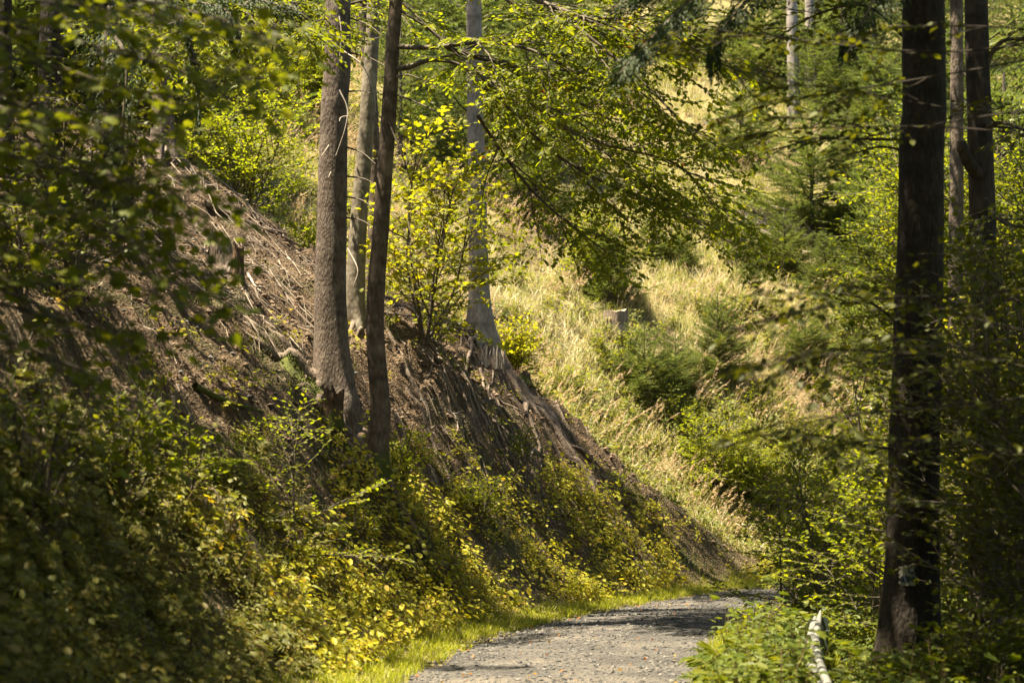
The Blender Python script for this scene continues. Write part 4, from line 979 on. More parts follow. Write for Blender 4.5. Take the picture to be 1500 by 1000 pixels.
SH = [
 ('beech_sapling', 'slender young beech with flat sunlit sprays below the rotten stump', 'sapling', G(437, 835, 12), 1.6, .3, 1, 'beech_y', .055, LEAF, dict(sp=(.035, .10, .085), kfac=.8, t0=.05, droop=-.05, flat=.35)),
 ('maple_sapling', 'tall bright green maple sapling between the thin crooked trunk and the grey ridge spruce', 'sapling', ground_at(622, 30.5), 3.4, .9, 5, 'maple_y', .135, MAPLE, dict(sp=(.055, .13, .13), kfac=.75, keep=.75, wob=.2)),
 ('beech_bush', 'dense dark green bush under the bright maple at the bank edge', 'bush', ground_at(632, 31.8), 1.2, .7, 5, 'beech', .07, LEAF, dict(keep=.7)),
 ('maple_bush', 'round yellow green bush on the lip right of the grey ridge spruce', 'bush', ground_at(752, 35.3), 1.05, .5, 8, 'maple_y', .08, LEAF, dict(sp=(.035, .06, .06))),
 ('beech_bush', 'large sunlit beech bush at upper left beyond the twig debris', 'bush', ground_at(350, 35.2), 2.7, 1.3, 6, 'beech_y', .08, LEAF, dict(kfac=.8, keep=.6, wob=.2, sp=(.04, .09, .11))),
 ('beech_bush', 'lower yellow green bush left of the thick spruce trunk', 'bush', ground_at(425, 35.4), 1.2, .9, 7, 'beech_y', .075, LEAF, dict(kfac=.7)),
 ('beech_bush', 'smaller leafy bush in front of the brown trunk at upper left', 'bush', ground_at(290, 34.6), 1.1, .6, 5, 'beech', .075, LEAF, dict(kfac=.7)),
 ('beech_bush', 'pale sunlit shrub high up left of the thick spruce trunk', 'bush', ground_at(360, 47), 2.6, 1.1, 5, 'beech_y', .085, LEAF, dict(kfac=.8, keep=.6, wob=.2)),
 ('beech_bush', 'sunlit shrub just left of the top of the thick spruce trunk', 'bush', ground_at(445, 50), 2.2, .9, 6, 'beech_y', .08, LEAF, dict(kfac=.8)),
 ('beech_bush', 'big beech bush where the bare bank meets the green gully', 'bush', G(1050, 735, 30), 1.7, .6, 6, 'beech_y', .07, LEAF, dict(kfac=.75)),
 ('beech_bush', 'leafy bush right of the big gully beech bush', 'bush', G(1110, 740, 30), 1.3, .7, 6, 'beech', .07, LEAF, dict(kfac=.75)),
 ('beech_bush', 'dark leafed bush hanging behind the lit boughs above the sawn stump', 'bush', G(868, 425, 36), 2.0, .7, 6, 'beech', .075, LEAF, {}),
 ('beech_bush', 'yellow speckled shrub directly below the sawn stump', 'bush', G(905, 560, 36), 1.1, .5, 5, 'beech', .065, LEAF, {}),
 ('beech_bush', 'pale green bush between the broad gully spruce and the pointed one', 'bush', G(1000, 640, 36), 1.0, .6, 6, 'beech_y', .06, LEAF, {}),
 ('beech_bush', 'green bush on the slope above the pale green one', 'bush', G(1110, 610, 36), .9, .6, 6, 'beech', .06, LEAF, {}),
 ('beech_bush', 'low green bush in dry grass left of the sawn stump', 'bush', G(850, 470, 36), .5, .45, 6, 'beech_y', .055, LEAF, {}),
 ('beech_bush', 'low bush at the lower end of the reddish soil patch', 'bush', G(1190, 660, 36), .9, .7, 6, 'beech_y', .06, LEAF, {}),
 ('beech_bush', 'fuzzy green bush uphill from the knee high spruce', 'bush', G(1040, 350, 36), .9, .7, 6, 'beech', .06, LEAF, {}),
 ('maple_seedling', 'yellow seedling tuft on the dusty path left of the gully spruces', 'seedling', G(850, 590, 34), .8, .35, 4, 'beech_y', .065, LEAF, {}),
 ('maple_bush', 'yellow bush right beside the foot of the thin crooked trunk', 'bush', ground_at(588, 25.2), .95, .4, 5, 'beech_y', .07, LEAF, {}),
 ('maple_seedling', 'orange tinted seedling high on the bare soil above the yellow plants', 'seedling', G(765, 690, 22), .75, .3, 4, 'beech_y', .06, LEAF, {}),
 ('maple_seedling', 'lone yellow seedling group on bare soil near the bend', 'seedling', G(905, 735, 22), .6, .22, 4, 'beech_y', .06, LEAF, {}),
 ('maple_seedling', 'bushy yellow seedling group halfway down the bank above the verge', 'seedling', G(700, 770, 20), .7, .4, 5, 'beech_y', .065, LEAF, {}),
 ('beech_bush', 'green bush at the left verge near the start of the bright grass', 'bush', G(640, 870, 18), .6, .35, 5, 'beech', .06, LEAF, {}),
 ('beech_sapling', 'thin upright sapling with a bare lower stem at the right verge bend', 'sapling', G(1143, 915, 15), 1.5, .3, 1, 'beech', .06, LEAF, dict(sp=(.04, .09, .07), kfac=.8)),
 ('beech_sapling', 'leafy sapling rising behind the pale rolled sheeting', 'sapling', ground_at(1205, 23), 1.9, .4, 2, 'beech', .065, LEAF, dict(sp=(.04, .09, .07), kfac=.9)),
 ('beech_sapling', 'tall thin sapling just left of the massive dark trunk', 'sapling', ground_at(1278, 21), 2.6, .4, 2, 'beech_y', .065, LEAF, dict(sp=(.04, .09, .08), kfac=.9)),
 ('beech_bush', 'wide green bush behind the saplings left of the massive dark trunk', 'bush', ground_at(1225, 27), 1.6, .9, 7, 'beech_y', .065, LEAF, {}),
 ('beech_bush', 'green bush beside the gravel where the road disappears', 'bush', ground_at(1165, 29), 1.5, .7, 6, 'beech', .065, LEAF, {}),
 ('beech_bush', 'low bush on the right verge between the gravel and the pale rolled sheeting', 'bush', ground_at(1118, 19.5), .5, .4, 5, 'beech', .06, LEAF, {}),
 ('maple_sapling', 'tall dark sapling filling the gap right of the forked trunk', 'sapling', ground_at(1490, 19), 4.2, .7, 4, 'maple', .09, MAPLE, dict(sp=(.06, .12, .12), kfac=.8)),
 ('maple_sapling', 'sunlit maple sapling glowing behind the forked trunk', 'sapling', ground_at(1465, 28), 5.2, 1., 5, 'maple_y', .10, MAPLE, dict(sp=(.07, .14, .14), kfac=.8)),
 ('beech_sapling', 'yellow green sapling at the foot of the forked trunk', 'sapling', ground_at(1475, 24), 1.8, .7, 6, 'beech_y', .07, LEAF, {}),
 ('maple_sapling', 'dark low sapling in front of the gap between the two right trunks', 'sapling', ground_at(1398, 18.5), 1.1, .3, 3, 'dark', .085, LEAF, dict(sp=(.05, .10, .11))),
 ('beech_sapling', 'young beech showing behind the massive trunk at its left edge', 'sapling', ground_at(1318, 33), 3.2, .5, 4, 'beech', .08, LEAF, dict(sp=(.045, .10, .12), kfac=.9)),
 ('maple_sapling', 'dark leafy sapling pressed against the right border at mid height', 'sapling', ground_at(1530, 16), 3.6, .8, 5, 'dark', .09, MAPLE, dict(sp=(.06, .12, .12), kfac=.9)),
 ('beech_sapling', 'tall beech thicket glowing beyond the forked trunk toward the right border', 'sapling', ground_at(1500, 33), 7.0, 1.8, 9, 'beech', .09, LEAF, dict(sp=(.055, .13, .16), kfac=1.)),
 ('beech_sapling', 'tall beech thicket filling the gap between the massive and the forked trunk', 'sapling', ground_at(1400, 35), 7.5, 1.6, 9, 'beech', .09, LEAF, dict(sp=(.055, .13, .16), kfac=1.)),
 ('maple_sapling', 'tall sapling half hidden behind the massive trunk on its left', 'sapling', ground_at(1290, 25), 3.2, .35, 3, 'maple', .085, MAPLE, dict(sp=(.06, .12, .14), kfac=.8)),
 ('beech_bush', 'dark bush at the lower right corner below the forked trunk', 'bush', ground_at(1440, 15.5), .9, .6, 7, 'maple', .075, LEAF, {}),
 ('beech_bush', 'leafy bush at the foot of the massive dark trunk', 'bush', ground_at(1345, 15.6), .35, .45, 6, 'maple', .075, MAPLE, {}),
 ('maple_sapling', 'shaded sapling against the dark left trunks below the hanging boughs', 'sapling', ground_at(110, 20), 2.6, .8, 5, 'dark', .09, MAPLE, dict(sp=(.06, .12, .12), kfac=.8)),
 ('maple_bush', 'leafy bush deep in the shade at the lower left corner', 'bush', ground_at(60, 13.5), 1.1, .6, 6, 'maple', .09, MAPLE, dict(sp=(.055, .10, .11))),
 ('maple_bush', 'shaded bush at the left border below the maple boughs', 'bush', ground_at(30, 17.5), 1.4, .8, 7, 'maple', .09, MAPLE, dict(sp=(.055, .10, .11))),
 ('beech_bush', 'lit leafy bush on the slope left of the slender young beech', 'bush', G(270, 745, 12), .8, .5, 6, 'beech', .06, LEAF, {}),
 ('beech_bush', 'small bush on the verge slope right of the slender young beech', 'bush', G(520, 800, 12), .5, .3, 5, 'beech', .055, LEAF, {}),
 ('maple_bush', 'bush of upright stems in the shade above the lower left corner', 'bush', G(170, 760, 12), 1.0, .5, 6, 'maple', .07, LEAF, {}),
]
for i, (nm_, lb, ct, b, h, spd, ns, lm, lf, tp, kw) in enumerate(SH):
    shrub(nm_, lb, ct, b, h, spd, ns, 500 + i, M[lm], lf, tp, None, **kw)

def fern(label, b, s, seed):
    t = thing('fern', label, 'fern', b, 'ferns on the bank'); mb = MB(); place(mb, fern_t(seed), np.array([b]), np.array([s]), np.array([seed * 1.3]))
    mb.build('fronds', [M['fern'], M['stem']], t)
fern('fern arching over the leafy slope left of the slender young beech', G(300, 700, 12), 1.0, 1)
fern('fern fan glowing yellow among the bank plants', G(690, 745, 18), .9, 2)
fern('fern low in the shade beneath the slender young beech', G(470, 790, 12), .8, 3)
fern('fern near the left border high above the lower left bushes', G(215, 650, 12), 1.0, 4)

# ------------------------------------------------------------------ young spruces
def spruce_mesh(seed, h=1., wide=.42, nwh=11, dens=1.):
    r = np.random.default_rng(seed); wood = MB(); nd = MB(); P_, D_, N_, S_ = [], [], [], []
    tube(wood, [[0, 0, -.03], [0.005, 0, h * .5], [0, 0, h]], [.018 * h, .012 * h, .004 * h], 6)
    def strip(pts, ln, step):
        L = np.linalg.norm(np.diff(pts, axis=0), axis=1).sum(); n = max(3, int(L / step)); t = np.linspace(0.02, 1, n); u = t * (len(pts) - 1); i = np.minimum(u.astype(int), len(pts) - 2); f = (u - i)[:, None]
        p = pts[i] * (1 - f) + pts[i + 1] * f; tg = nrm(pts[i + 1] - pts[i]); lat = nrm(np.cross(UP, tg) + 1e-6)
        for sd in (-1, 1):
            P_.append(p); D_.append(tg * .75 + lat * sd * .75 + UP * .2 + r.normal(0, .12, (n, 3))); N_.append(UP + r.normal(0, .3, (n, 3))); S_.append(ln * r.uniform(.8, 1.2, n))
        P_.append(p); D_.append(tg * .8 + UP * .6 + r.normal(0, .2, (n, 3))); N_.append(lat); S_.append(ln * r.uniform(.7, 1.1, n))
    strip(np.array([[0, 0, h * .8], [0, 0, h]]), .025 * h + .006, .012 * h)
    for w_ in range(nwh):
        z = h * (.05 + .87 * w_ / nwh); l = wide * h * (1 - z / h) ** .8 * 1.0 + .05 * h; k = 7 if w_ < nwh * .7 else 5; a0 = r.uniform(0, 6.28)
        for b in range(k):
            a = a0 + b / k * 6.28 + r.uniform(-.4, .4); ll = l * r.uniform(.5, 1.2); d = np.array([math.cos(a), math.sin(a), 0]); t = np.linspace(0, 1, 6)[:, None]
            up = .3 + .6 * (z / h) + r.uniform(-.1, .35)
            pts = np.array([0, 0, z + r.uniform(-.035, .035) * h]) + d * ll * t + UP * ll * (up * t * .6 + .18 * t * t - .12 * t)
            tube(wood, pts, np.linspace(.006, .002, 6) * h, 3)
            strip(pts[1:], .03 * h + .004, .013 * h / dens)
            lat = np.cross(UP, d)
            for q in np.linspace(.25, .92, max(2, int(ll / (.045 * h)))):
                for sd in (-1, 1):
                    s0 = pts[0] + (pts[-1] - pts[0]) * q; s0[2] = np.interp(q, np.linspace(0, 1, 6), pts[:, 2])
                    tl_ = ll * (1 - q) * .55 * r.uniform(.6, 1.1) + .03 * h; dd = nrm(d * .8 + lat * sd * .7 + UP * r.uniform(-.1, .2))
                    pp = s0 + dd * tl_ * np.linspace(0, 1, 3)[:, None] + UP * r.uniform(-.02, .02) * h
                    strip(pp, .028 * h + .004, .014 * h / dens)
    put_leaves(nd, np.vstack(P_), np.vstack(D_), np.vstack(N_), np.concatenate(S_), (np.array([[0, -.12, 0], [0, .12, 0], [1, 0, 0]]), np.array([[0, 1, 2]])))
    return wood, nd
protos = []
for i, (wd_, nw_, mt) in enumerate([(.50, 12, 'needle'), (.42, 14, 'needle'), (.62, 10, 'needle'), (.38, 15, 'needle')]):
    w_, n_ = spruce_mesh(600 + i, 1., wd_, nw_)
    protos.append((w_, n_))
SPR = [(895, 448, 1.7, 0, 'dark bushy young spruce right behind the sawn stump'),
 (945, 598, 1.75, 2, 'broad low young spruce in the gully below the sawn stump'),
 (1052, 560, 1.9, 1, 'pointed young spruce with thin tip right of the gully centre'),
 (990, 575, 1.3, 2, 'small pale young spruce between the broad one and the pointed one'),
 (1190, 350, 3.4, 2, 'large bright young spruce right of the brush pile'),
 (1262, 355, 3.3, 0, 'large shaded young spruce beside the massive dark trunk'),
 (1150, 400, 1.6, 2, 'low bright spruce just below the brush pile'),
 (1278, 430, 2.4, 3, 'young spruce with clear whorls left of the massive trunk'),
 (1210, 440, 1.7, 1, 'small spruce in the grass below the large bright one'),
 (1092, 388, 1.3, 2, 'knee high spruce in grass under the upper sawn stump'),
 (1098, 425, .8, 2, 'tiny grassy spruce tuft below the knee high one'),
 (1000, 400, 1.1, 0, 'small dark spruce left of the grassy strip'),
 (955, 385, 1.3, 1, 'small dark spruce under the drooping lit boughs'),
 (655, 275, 2.0, 0, 'dark spruce showing left of the grey ridge trunk'),
 (615, 225, 2.6, 3, 'tall young spruce between the crooked trunk and the grey ridge trunk'),
 (785, 330, 2.6, 1, 'pale young spruce seen through the lit boughs'),
 (780, 190, 3.6, 0, 'big pale spruce above the lit boughs right of the grey ridge trunk'),
 (725, 120, 3.2, 3, 'grey green spruce close right of the grey ridge trunk top'),
 (860, 150, 3.2, 2, 'bushy spruce behind the boughs at upper centre'),
 (640, 110, 3.4, 0, 'grey green spruce at the top between the crooked and grey trunks'),
 (1000, 90, 3.4, 1, 'spruce behind the dark hanging bough at the top'),
 (1085, 250, 2.6, 0, 'dark spruce above the dry grass strip'),
 (1120, 120, 3.6, 2, 'spruce left of the far pair of pale trunks'),
 (1235, 160, 3.8, 0, 'spruce right of the far pair of pale trunks'),
 (1290, 240, 3.6, 1, 'shaded spruce left of the massive trunk near the top'),
 (1180, 540, 1.4, 2, 'dark low spruce above the fallen branch'),
 (1270, 560, 1.2, 0, 'dark spruce tuft right of the fallen branch'),
 (215, 60, 3.4, 1, 'spruce between the dark left trunks near the top'),
 (25, 330, 7.5, 1, 'tall dark spruce filling the left border behind the maple leaves'),
 (105, 290, 7.0, 3, 'tall dark spruce between the two left dark trunks'),
 (190, 235, 6.5, 0, 'tall dark spruce between the draped trunk and the brown one'),
 (275, 150, 4.2, 1, 'dark spruce just right of the brown upper left trunk'),
 (1360, 560, 6.5, 1, 'tall shaded spruce behind the massive trunk'),
 (1480, 620, 8.0, 3, 'tall shaded spruce closing the view at the right border'),
 (1430, 420, 7.0, 0, 'tall shaded spruce high behind the forked trunk'),
 (420, 60, 3.2, 0, 'dark spruce at the top left of the thick spruce trunk'),
 (330, 60, 3.4, 3, 'dark spruce above the pale sunlit shrub'),
]
first = {}
for (a, b, h, k, lb) in SPR:
    g = G(a, b, 34 if a > 500 else 37)
    if k not in first:
        t = thing('young_spruce', lb, 'spruce', g, 'young spruces on the clearing')
        t['_o'] = [0, 0, 0]
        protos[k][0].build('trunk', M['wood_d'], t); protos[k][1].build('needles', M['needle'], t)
        first[k] = t
    else:
        t = first[k].copy(); COL.objects.link(t); t['label'] = lb; t.location = [float(v) for v in g]
        for ch in list(first[k].children):
            c = ch.copy(); COL.objects.link(c); c.parent = t
    t.scale = (h, h, h); t.rotation_euler = (0, 0, (a * 7.3) % 6.28)
# the wood on the far slope
mb = MB(); r = np.random.default_rng(9)
fx, fy = [], []
for yy in np.arange(49, 108, 2.9):
    for xx in np.arange(-.32 * yy, .34 * yy, 2.6 if yy < 80 else 3.4): fx.append(xx + r.uniform(-1, 1)); fy.append(yy + r.uniform(-1.2, 1.2))
fx, fy = np.array(fx), np.array(fy); k = r.random(len(fx)) < np.where(fy < 58, np.where((fx / fy > -.065) & (fx / fy < .04), .8, np.where((fx / fy < -.17) & (fy > 52), .6, .0)), np.where(fy < 64, .6, .95)) * np.where((fx / fy > .03) & (fx / fy < .14) & (fy < 76), .12, 1); fx, fy = fx[k], fy[k]
print('far spruces', len(fx))
small = []
for i in range(3):
    w_, n_ = spruce_mesh(650 + i, 1., .36, 9, .45); m3 = MB(); V_, T_, Q_, a_, b_ = n_.arr(); m3.add2(V_, T_, Q_, 0, 0); V_, T_, Q_, a_, b_ = w_.arr(); m3.add2(V_, T_, Q_, 1, 1); small.append(m3.arr())
wh = r.integers(0, 3, len(fx))
for i in range(3):
    k = wh == i; place(mb, small[i], np.c_[fx[k], fy[k], zf(fx[k], fy[k])], r.uniform(3, 5.5, k.sum()), r.uniform(0, 6, k.sum()))
o = mb.build('far_spruce_wood', [M['needle'], M['wood_d']]); tag(o, 'mass of young spruces covering the top of the far slope', kind='stuff')

# ------------------------------------------------------------------ stumps, logs, debris
def stump(name, label, b, r0, h, bark, seed, top=True, tilt=(0, 0), roots=3, flare=.35, rough=.04, group='tree stumps', cat='stump'):
    t = thing(name, label, cat, b, group); r = np.random.default_rng(seed); k = 24; ph = np.linspace(0, 2 * math.pi, k, endpoint=False)
    u = np.linspace(-.12, 1, 10); jag_ = r.normal(0, rough, k); mb = MB(); rows = []
    prof = 1 + .07 * np.cos(5 * ph + seed) + .04 * np.sin(9 * ph + seed) + r.normal(0, .015, k)
    for q in u:
        R = r0 * (1 + flare * math.exp(-max(q, 0) * h / .12)) * prof; z = q * h + (jag_ * (q > .95))
        rows.append(np.c_[b[0] + np.cos(ph) * R + tilt[0] * q * h, b[1] + np.sin(ph) * R + tilt[1] * q * h, b[2] + z + 0 * R])
    V = np.vstack(rows); i = np.arange(9)[:, None] * k; j = np.arange(k)[None]; j2 = (j + 1) % k
    mb.add(V, np.stack([i + j, i + j2, i + k + j2, i + k + j], -1).reshape(-1, 4)); mb.build('bark', bark, t, True)
    m2 = MB(); c = rows[-1].mean(0) - [0, 0, 0 if top is True else .05]
    inner = rows[-1] * .96 + c * .04 + [0, 0, -.004]
    m2.add(np.vstack([inner, inner * .45 + c * .55 + np.c_[r.normal(0, .005, (k, 2)) * 0, r.normal(0, rough * .3, k)], c]), [[a_, (a_ + 1) % k, k + (a_ + 1) % k, k + a_] for a_ in range(k)])
    base_n = m2.n; m2.add(np.vstack([inner * .45 + c * .55, c]), [[a_, (a_ + 1) % k, k] for a_ in range(k)])
    m2.build('cut_top', M['cut'] if top is True else bark, t)
    for q in range(roots):
        az = r.uniform(0, 6.28); pth, rad = root_path(b[:2] + np.array([math.cos(az), math.sin(az)]) * r0 * .7, az, r.uniform(.3, .8), r, r0=r0 * .28)
        m4 = MB(); tube(m4, catmull(pth, 3), np.interp(np.linspace(0, 1, (len(pth) - 1) * 3 + 1), np.linspace(0, 1, len(rad)), rad), 8, 0, .06, r); m4.build('root', bark, t, True)
    return t
gs = G(902, 492, 36); gs = on(gs[0], gs[1]); stump('tree_stump', 'sunlit sawn grey stump standing in the grass of the clearing', gs + [0, 0, 0], .27, .52, M['stump'], 1, roots=2, flare=.1)
gs = G(1094, 328, 40); stump('tree_stump', 'wide low sawn stump with pale top beside the brush pile', gs, .30, .30, M['stump'], 2, roots=2)
gs = ground_at(328, 28.); stump('tree_stump', 'old grey stump with gnarled roots at upper left of the bank', gs, .2, .34, M['stump'], 3, top=False, roots=6, rough=.07, tilt=(-.25, 0))
gs = ground_at(347, 27.6); stump('tree_stump', 'narrow brown post like stump right beside the gnarled old one', gs, .075, .5, M['rot'], 4, top=False, roots=1, rough=.04)
gs = ground_at(214, 28.5); stump('tree_stump', 'small mossy square looking stump below the brown upper left trunk', gs, .13, .3, M['rot'], 5, top=False, roots=2)
gs = ground_at(240, 27.5); stump('tree_stump', 'tiny broken stump between the mossy and the gnarled one', gs, .1, .2, M['rot'], 6, top=False, roots=2)
gs = ground_at(484, 24.2); stump('tree_stump', 'rotten dark stump left of the foot of the thin crooked trunk', gs, .12, .42, M['rot'], 7, top=False, roots=4, rough=.06, tilt=(.1, 0))
gs = ground_at(762, 34.7); stump('tree_stump', 'dark rounded stump half buried under the bush on the lip', gs, .16, .22, M['rot'], 8, top=False, roots=3)
# splintered pale stub
b = ground_at(715, 33.2); t = thing('splintered_stump', 'bleached splintered stub below the grey ridge spruce', 'stump', b)
mb = MB(); r = np.random.default_rng(12)
for i in range(16):
    p0 = b + [r.uniform(-.28, .28), r.uniform(-.08, .08), -.05]; l = r.uniform(.18, .42); d = np.array([r.normal(0, .15), r.normal(0, .1), 1]); tube(mb, np.array([p0, p0 + d * l * .6, p0 + d * l]), [.022, .018, .004], 4)
mb.build('splinters', M['deadwood'], t)
# brush pile
b = G(1140, 345, 40); mb = MB(); r = np.random.default_rng(13)
for i in range(150):
    c = b + [r.normal(0, .45), r.normal(0, .35), 0]; c[2] = zf(c[0], c[1]) + abs(r.normal(0, .14)) + .03; l = r.uniform(.5, 1.5); a_ = r.normal(-.6, .45); d = np.array([math.cos(a_), r.normal(0, .3), math.sin(a_) * .75])
    tube(mb, np.array([c - d * l / 2, c + r.normal(0, .04, 3), c + d * l / 2]), [.016, .012, .005], 4)
o = mb.build('brush_pile', M['deadwood'], None, origin=b); tag(o, 'pile of bleached branches beside the upper sawn stump', 'brush pile')
def stick(label, ctrl, r0, mat, name='fallen_branch', side=3, seed=0, r1=.35):
    mb = MB(); r = np.random.default_rng(seed + 70); p = catmull(ctrl, 6); rr = np.linspace(1, r1, len(p)) * r0; tube(mb, p, rr, 9, 0, .05, r, True)
    for q in range(side):
        i = r.integers(2, len(p) - 1); d = nrm(p[i] - p[i - 1]) + r.normal(0, .6, 3) + [0, 0, .3]; tube(mb, np.array([p[i], p[i] + d * r0 * 5, p[i] + d * r0 * 9 + [0, 0, -.02]]), [r0 * .4, r0 * .3, r0 * .12], 5)
    o = mb.build(name, mat, None, True, origin=p[0]); tag(o, label, 'branch'); return o
def lay(pts, r0):
    out = []
    for (a, b) in pts: g = G(a, b, 12); out.append(g + [0, 0, r0])
    return out
def lay2(pts, Y, r0):
    return [ground_at(a, y_) + [0, 0, r0] for (a, y_) in pts]
stick('weathered fallen branch lying across the reddish soil patch left of the massive trunk', lay([(1195, 545), (1225, 565), (1245, 580), (1270, 598), (1292, 618)], .07), .07, M['deadwood'], seed=1)
stick('thin pale stick lying across the gravel of the road', [on(*(G(a, b, 12)[:2])) + np.array([0, 0, .045]) for a, b in ((974, 911), (990, 909), (1012, 910), (1040, 912))], .012, M['deadwood'], side=1, seed=2)
stick('pale club ended root sticking out of the dark bank', [G(250, 612, 12), G(250, 612, 12) + [.01, -.02, .06], G(250, 612, 12) + [.03, -.03, .13], G(250, 612, 12) + [.025, -.03, .19]], .008, M['deadwood'], side=0, seed=3, r1=2.2)
stick('long dead branch reaching over the bank from the upper left debris', lay([(300, 305), (345, 325), (400, 345), (440, 365)], .04), .045, M['root'], seed=4)
stick('pale dead stick on the debris above the gnarled stump', lay([(245, 262), (262, 272), (285, 280)], .03), .022, M['deadwood'], seed=5)
stick('curved pale root below the narrow stump', lay([(350, 385), (362, 405), (378, 430), (405, 445)], .03), .022, M['deadwood'], seed=6)
stick('bleached stick lying left of the thick spruce foot', lay([(385, 400), (410, 410), (445, 425)], .03), .018, M['deadwood'], seed=7)
stick('dark root bending along the slope below the pale club ended root', lay([(285, 570), (320, 590), (350, 600), (385, 610)], .03), .04, M['rot'], seed=8)
stick('mossy log end lying under the thin crooked trunk', lay([(520, 655), (535, 645), (550, 660)], .03), .06, M['rot'], seed=9, side=0, r1=.8)
stick('forked dead twig lying on the soil above the orange tinted seedling', lay([(655, 605), (668, 615), (672, 640)], .02), .014, M['deadwood'], seed=10)
stick('pale twig stuck in the soil right of the lone yellow seedlings', lay([(985, 745), (1000, 755), (1015, 775)], .02), .014, M['deadwood'], seed=11)
# dead branches heaped at the upper left
mb = MB(); r = np.random.default_rng(15)
for i in range(420):
    yy = r.uniform(25.5, 33.5); xx = (r.uniform(120, 460) - 750) / F * yy; c = on(xx, yy, .03 + abs(r.normal(0, .05))); l = r.uniform(.2, 1.1); a_ = r.normal(-.3, 1.3); p = []
    for q in (-.5, 0, .5):
        X_, Y_ = xx + math.cos(a_) * l * q + r.normal(0, .05), yy + math.sin(a_) * l * q + r.normal(0, .05); p.append([X_, Y_, float(zf(X_, Y_)) + .03 + r.uniform(0, .1)])
    tube(mb, np.array(p), np.linspace(1, .4, 3) * r.uniform(.004, .013), 4)
o = mb.build('branch_debris', M['twig']); tag(o, 'tangle of dead branches and roots littering the upper left bank', kind='stuff')
# roots hanging from the eroded lip
mb = MB()
for i in range(170):
    yy = r.uniform(27, 34.9); rdg = r.uniform(2.6, 5.2); px_ = r.uniform(560, 900); xx = (px_ - 750) / F * yy; d_ = float(dist(xx, yy))
    if not (2.4 < d_ < 5.8) or yy > ridge(xx): continue
    p, rad = root_path(np.array([xx, yy]), math.radians(r.uniform(-75, -15)), r.uniform(.5, 2.0), r, wig=.42, r0=r.uniform(.01, .034)); tube(mb, p, rad, 5, 0, .06, r)
o = mb.build('exposed_roots', M['root']); tag(o, 'many thin bare roots running down the washed out soil', kind='stuff')

# ------------------------------------------------------------------ rolled sheeting of the low roadside barrier
b = ground_at(1195, 19.)
t = thing('rolled_sheeting', 'pale plastic sheeting bundled with dark wire beside the right verge', 'sheeting', b)
path = catmull([P(1194, 903, 20.), P(1189, 930, 19.), P(1187, 962, 17.6), P(1198, 1002, 16.2), P(1220, 1060, 14.5)], 8)
r = np.random.default_rng(16)
for (dx, dz, rr, nm_) in ((0, 0, .048, 'sheet_roll'), (.055, .06, .036, 'sheet_roll')):
    mb = MB(); q = path + [dx, 0, dz]; k = 14; n = len(q); taper = np.interp(np.linspace(0, 1, n), [0, .15, 1], [.25, .85, 1.15])
    tube(mb, q, rr * taper * (1 + .05 * np.sin(np.arange(n) * .9)), k, 0, .02, r); mb.build(nm_, M['sheet'], t, True)
mb = MB()
for i in (6, 12, 18, 24):
    c = path[i] + [.02, 0, 0]; ph = np.linspace(0, 6.28, 18); q = c + np.c_[np.cos(ph) * .085, ph * .01, np.sin(ph) * .1]; tube(mb, q, .005, 5)
tube(mb, catmull([P(1196, 912, 19.8), P(1203, 922, 19.6), P(1215, 923, 19.5)], 5), .005, 4)
mb.build('wire', M['wire'], t)
mb = MB(); q = catmull([P(1199, 925, 19.9), P(1206, 924, 19.8), P(1213, 926, 19.7)], 4)
for i in range(len(q) - 1):
    a0, a1 = q[i], q[i + 1]; V = []
    for (pp) in (a0, a1):
        V += [pp + [0, .006, .14], pp + [0, -.006, .14], pp + [0, .006, -.3], pp + [0, -.006, -.3]]
    mb.add(V, [[0, 4, 5, 1], [1, 5, 7, 3], [2, 3, 7, 6], [0, 2, 6, 4], [0, 1, 3, 2], [4, 6, 7, 5]])
mb.build('dark_sheet', M['darksheet'], t)
mb = MB(); pb = P(1271, 990, 16); g = on(pb[0], 16); tube(mb, np.array([g - [0, 0, .1], g + [.01, 0, .2], P(1272, 970, 16)]), .018, 10, 0, cap=True)
o = mb.build('fence_post', M['sheet'], None, True, origin=g); tag(o, 'short grey post left of the foot of the massive dark trunk', 'post')

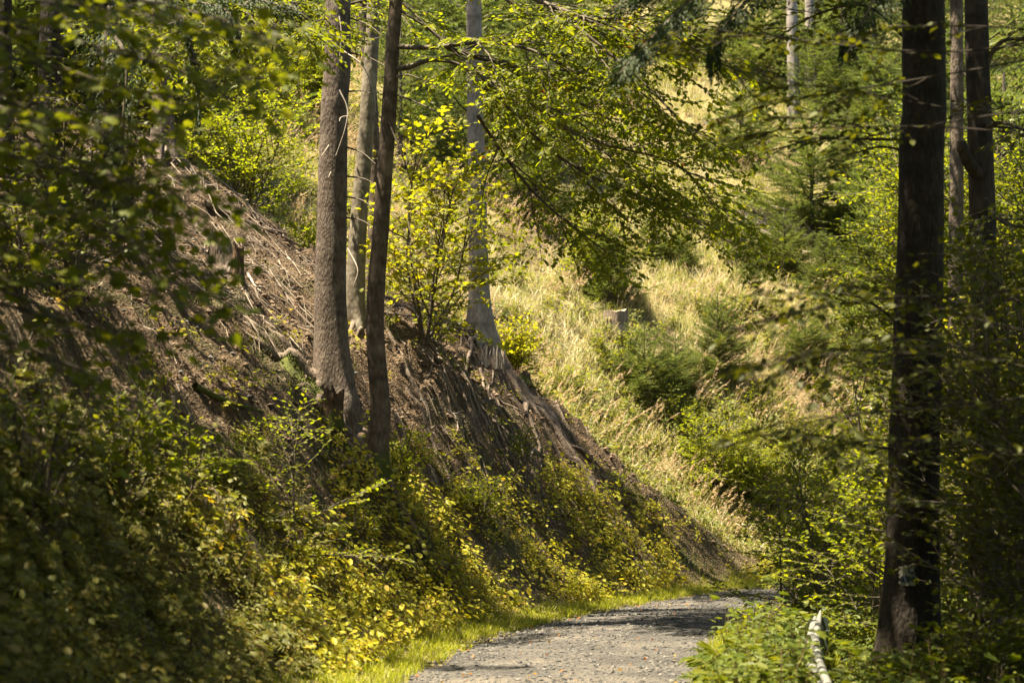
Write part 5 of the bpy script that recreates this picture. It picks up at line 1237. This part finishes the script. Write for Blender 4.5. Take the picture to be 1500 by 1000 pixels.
# ------------------------------------------------------------------ unseen leaf clumps added around the picture to shade it and block sky
mb = MB(); r = np.random.default_rng(21)
SHADE_CLUMPS = [(-4.9, 9.6, 8.9, 2.2, 1.6), (-5.6, 13.5, 9.6, 2.3, 1.8), (-8.5, 12, 9, 3.0, 2.6), (-10.5, 16.5, 10.5, 3.0, 2.6), (-7.5, 8, 8, 3.0, 2.6), (-11.5, 21, 12, 2.8, 2.6), (-9, 25, 13.5, 2.0, 2.0), (-6.5, 4, 7.5, 2.8, 2.4), (-13, 27, 15, 2.5, 2.5), (-7.2, 17.5, 10.2, 2.2, 1.8),
       (1.2, 12.5, 9.6, 2.3, 1.6), (7.5, 15, 8.5, 3, 3), (8.5, 22, 9, 3.2, 3), (10.5, 28, 10.5, 3., 3), (9, 9, 8, 3, 3), (14, 34, 13, 3.5, 3.5), (0, 6, 8.5, 3, 1.6), (.6, 10.4, 9.3, 2.4, 1.4), (3.2, 10.5, 8.6, 2.2, 1.5), (-8.2, 26.5, 11.5, 1.8, 1.8)]
NF = len(SHADE_CLUMPS)
SHADE_CLUMPS += [(X_, Y_, 11 + (X_ * 7 + Y_ * 3) % 3, 3.2, 1.5) for Y_ in (-9, -4, 1, 5.5) for X_ in (-10, -5, 0, 5, 10)] + [(-6.5, 5, 4, 2.2, 2.5), (-7.6, 10, 5.5, 2.2, 2.5), (-9, 15, 7, 2.2, 2.5), (-11, 20, 9, 2.4, 2.5), (7, 9, 3, 2.4, 3), (8.3, 14, 4, 2.4, 3.4), (10, 19, 5, 2.6, 4), (12, 25, 6, 3, 4.5), (14, 31, 7, 3, 5)]
for i, (X_, Y_, Z_, R_, Rz) in enumerate(SHADE_CLUMPS):
    cm = MB(); leaf_cloud(mb, np.array([X_, Y_, Z_]), (R_, R_, Rz), int((4200 if i < 2 else 2200) * (R_ / 3) ** 2) if i < NF else 1300, .19 if i < NF else .32, 700 + i)
    if abs(X_) > .30 * Y_ and (Z_ > 8.3 or i < NF): tube(mb, np.array([on(X_, Y_), [X_ + .1, Y_, Z_ * .5], [X_, Y_, Z_]]), [.18, .14, .08], 10, 1)
o = mb.build('shade_crowns', [M['beech'], M['beechbark']]); tag(o, 'unseen leaf crowns added around the road to shade it and block sky', kind='stuff')

for o in bpy.data.objects:
    if '_o' in o: del o['_o']
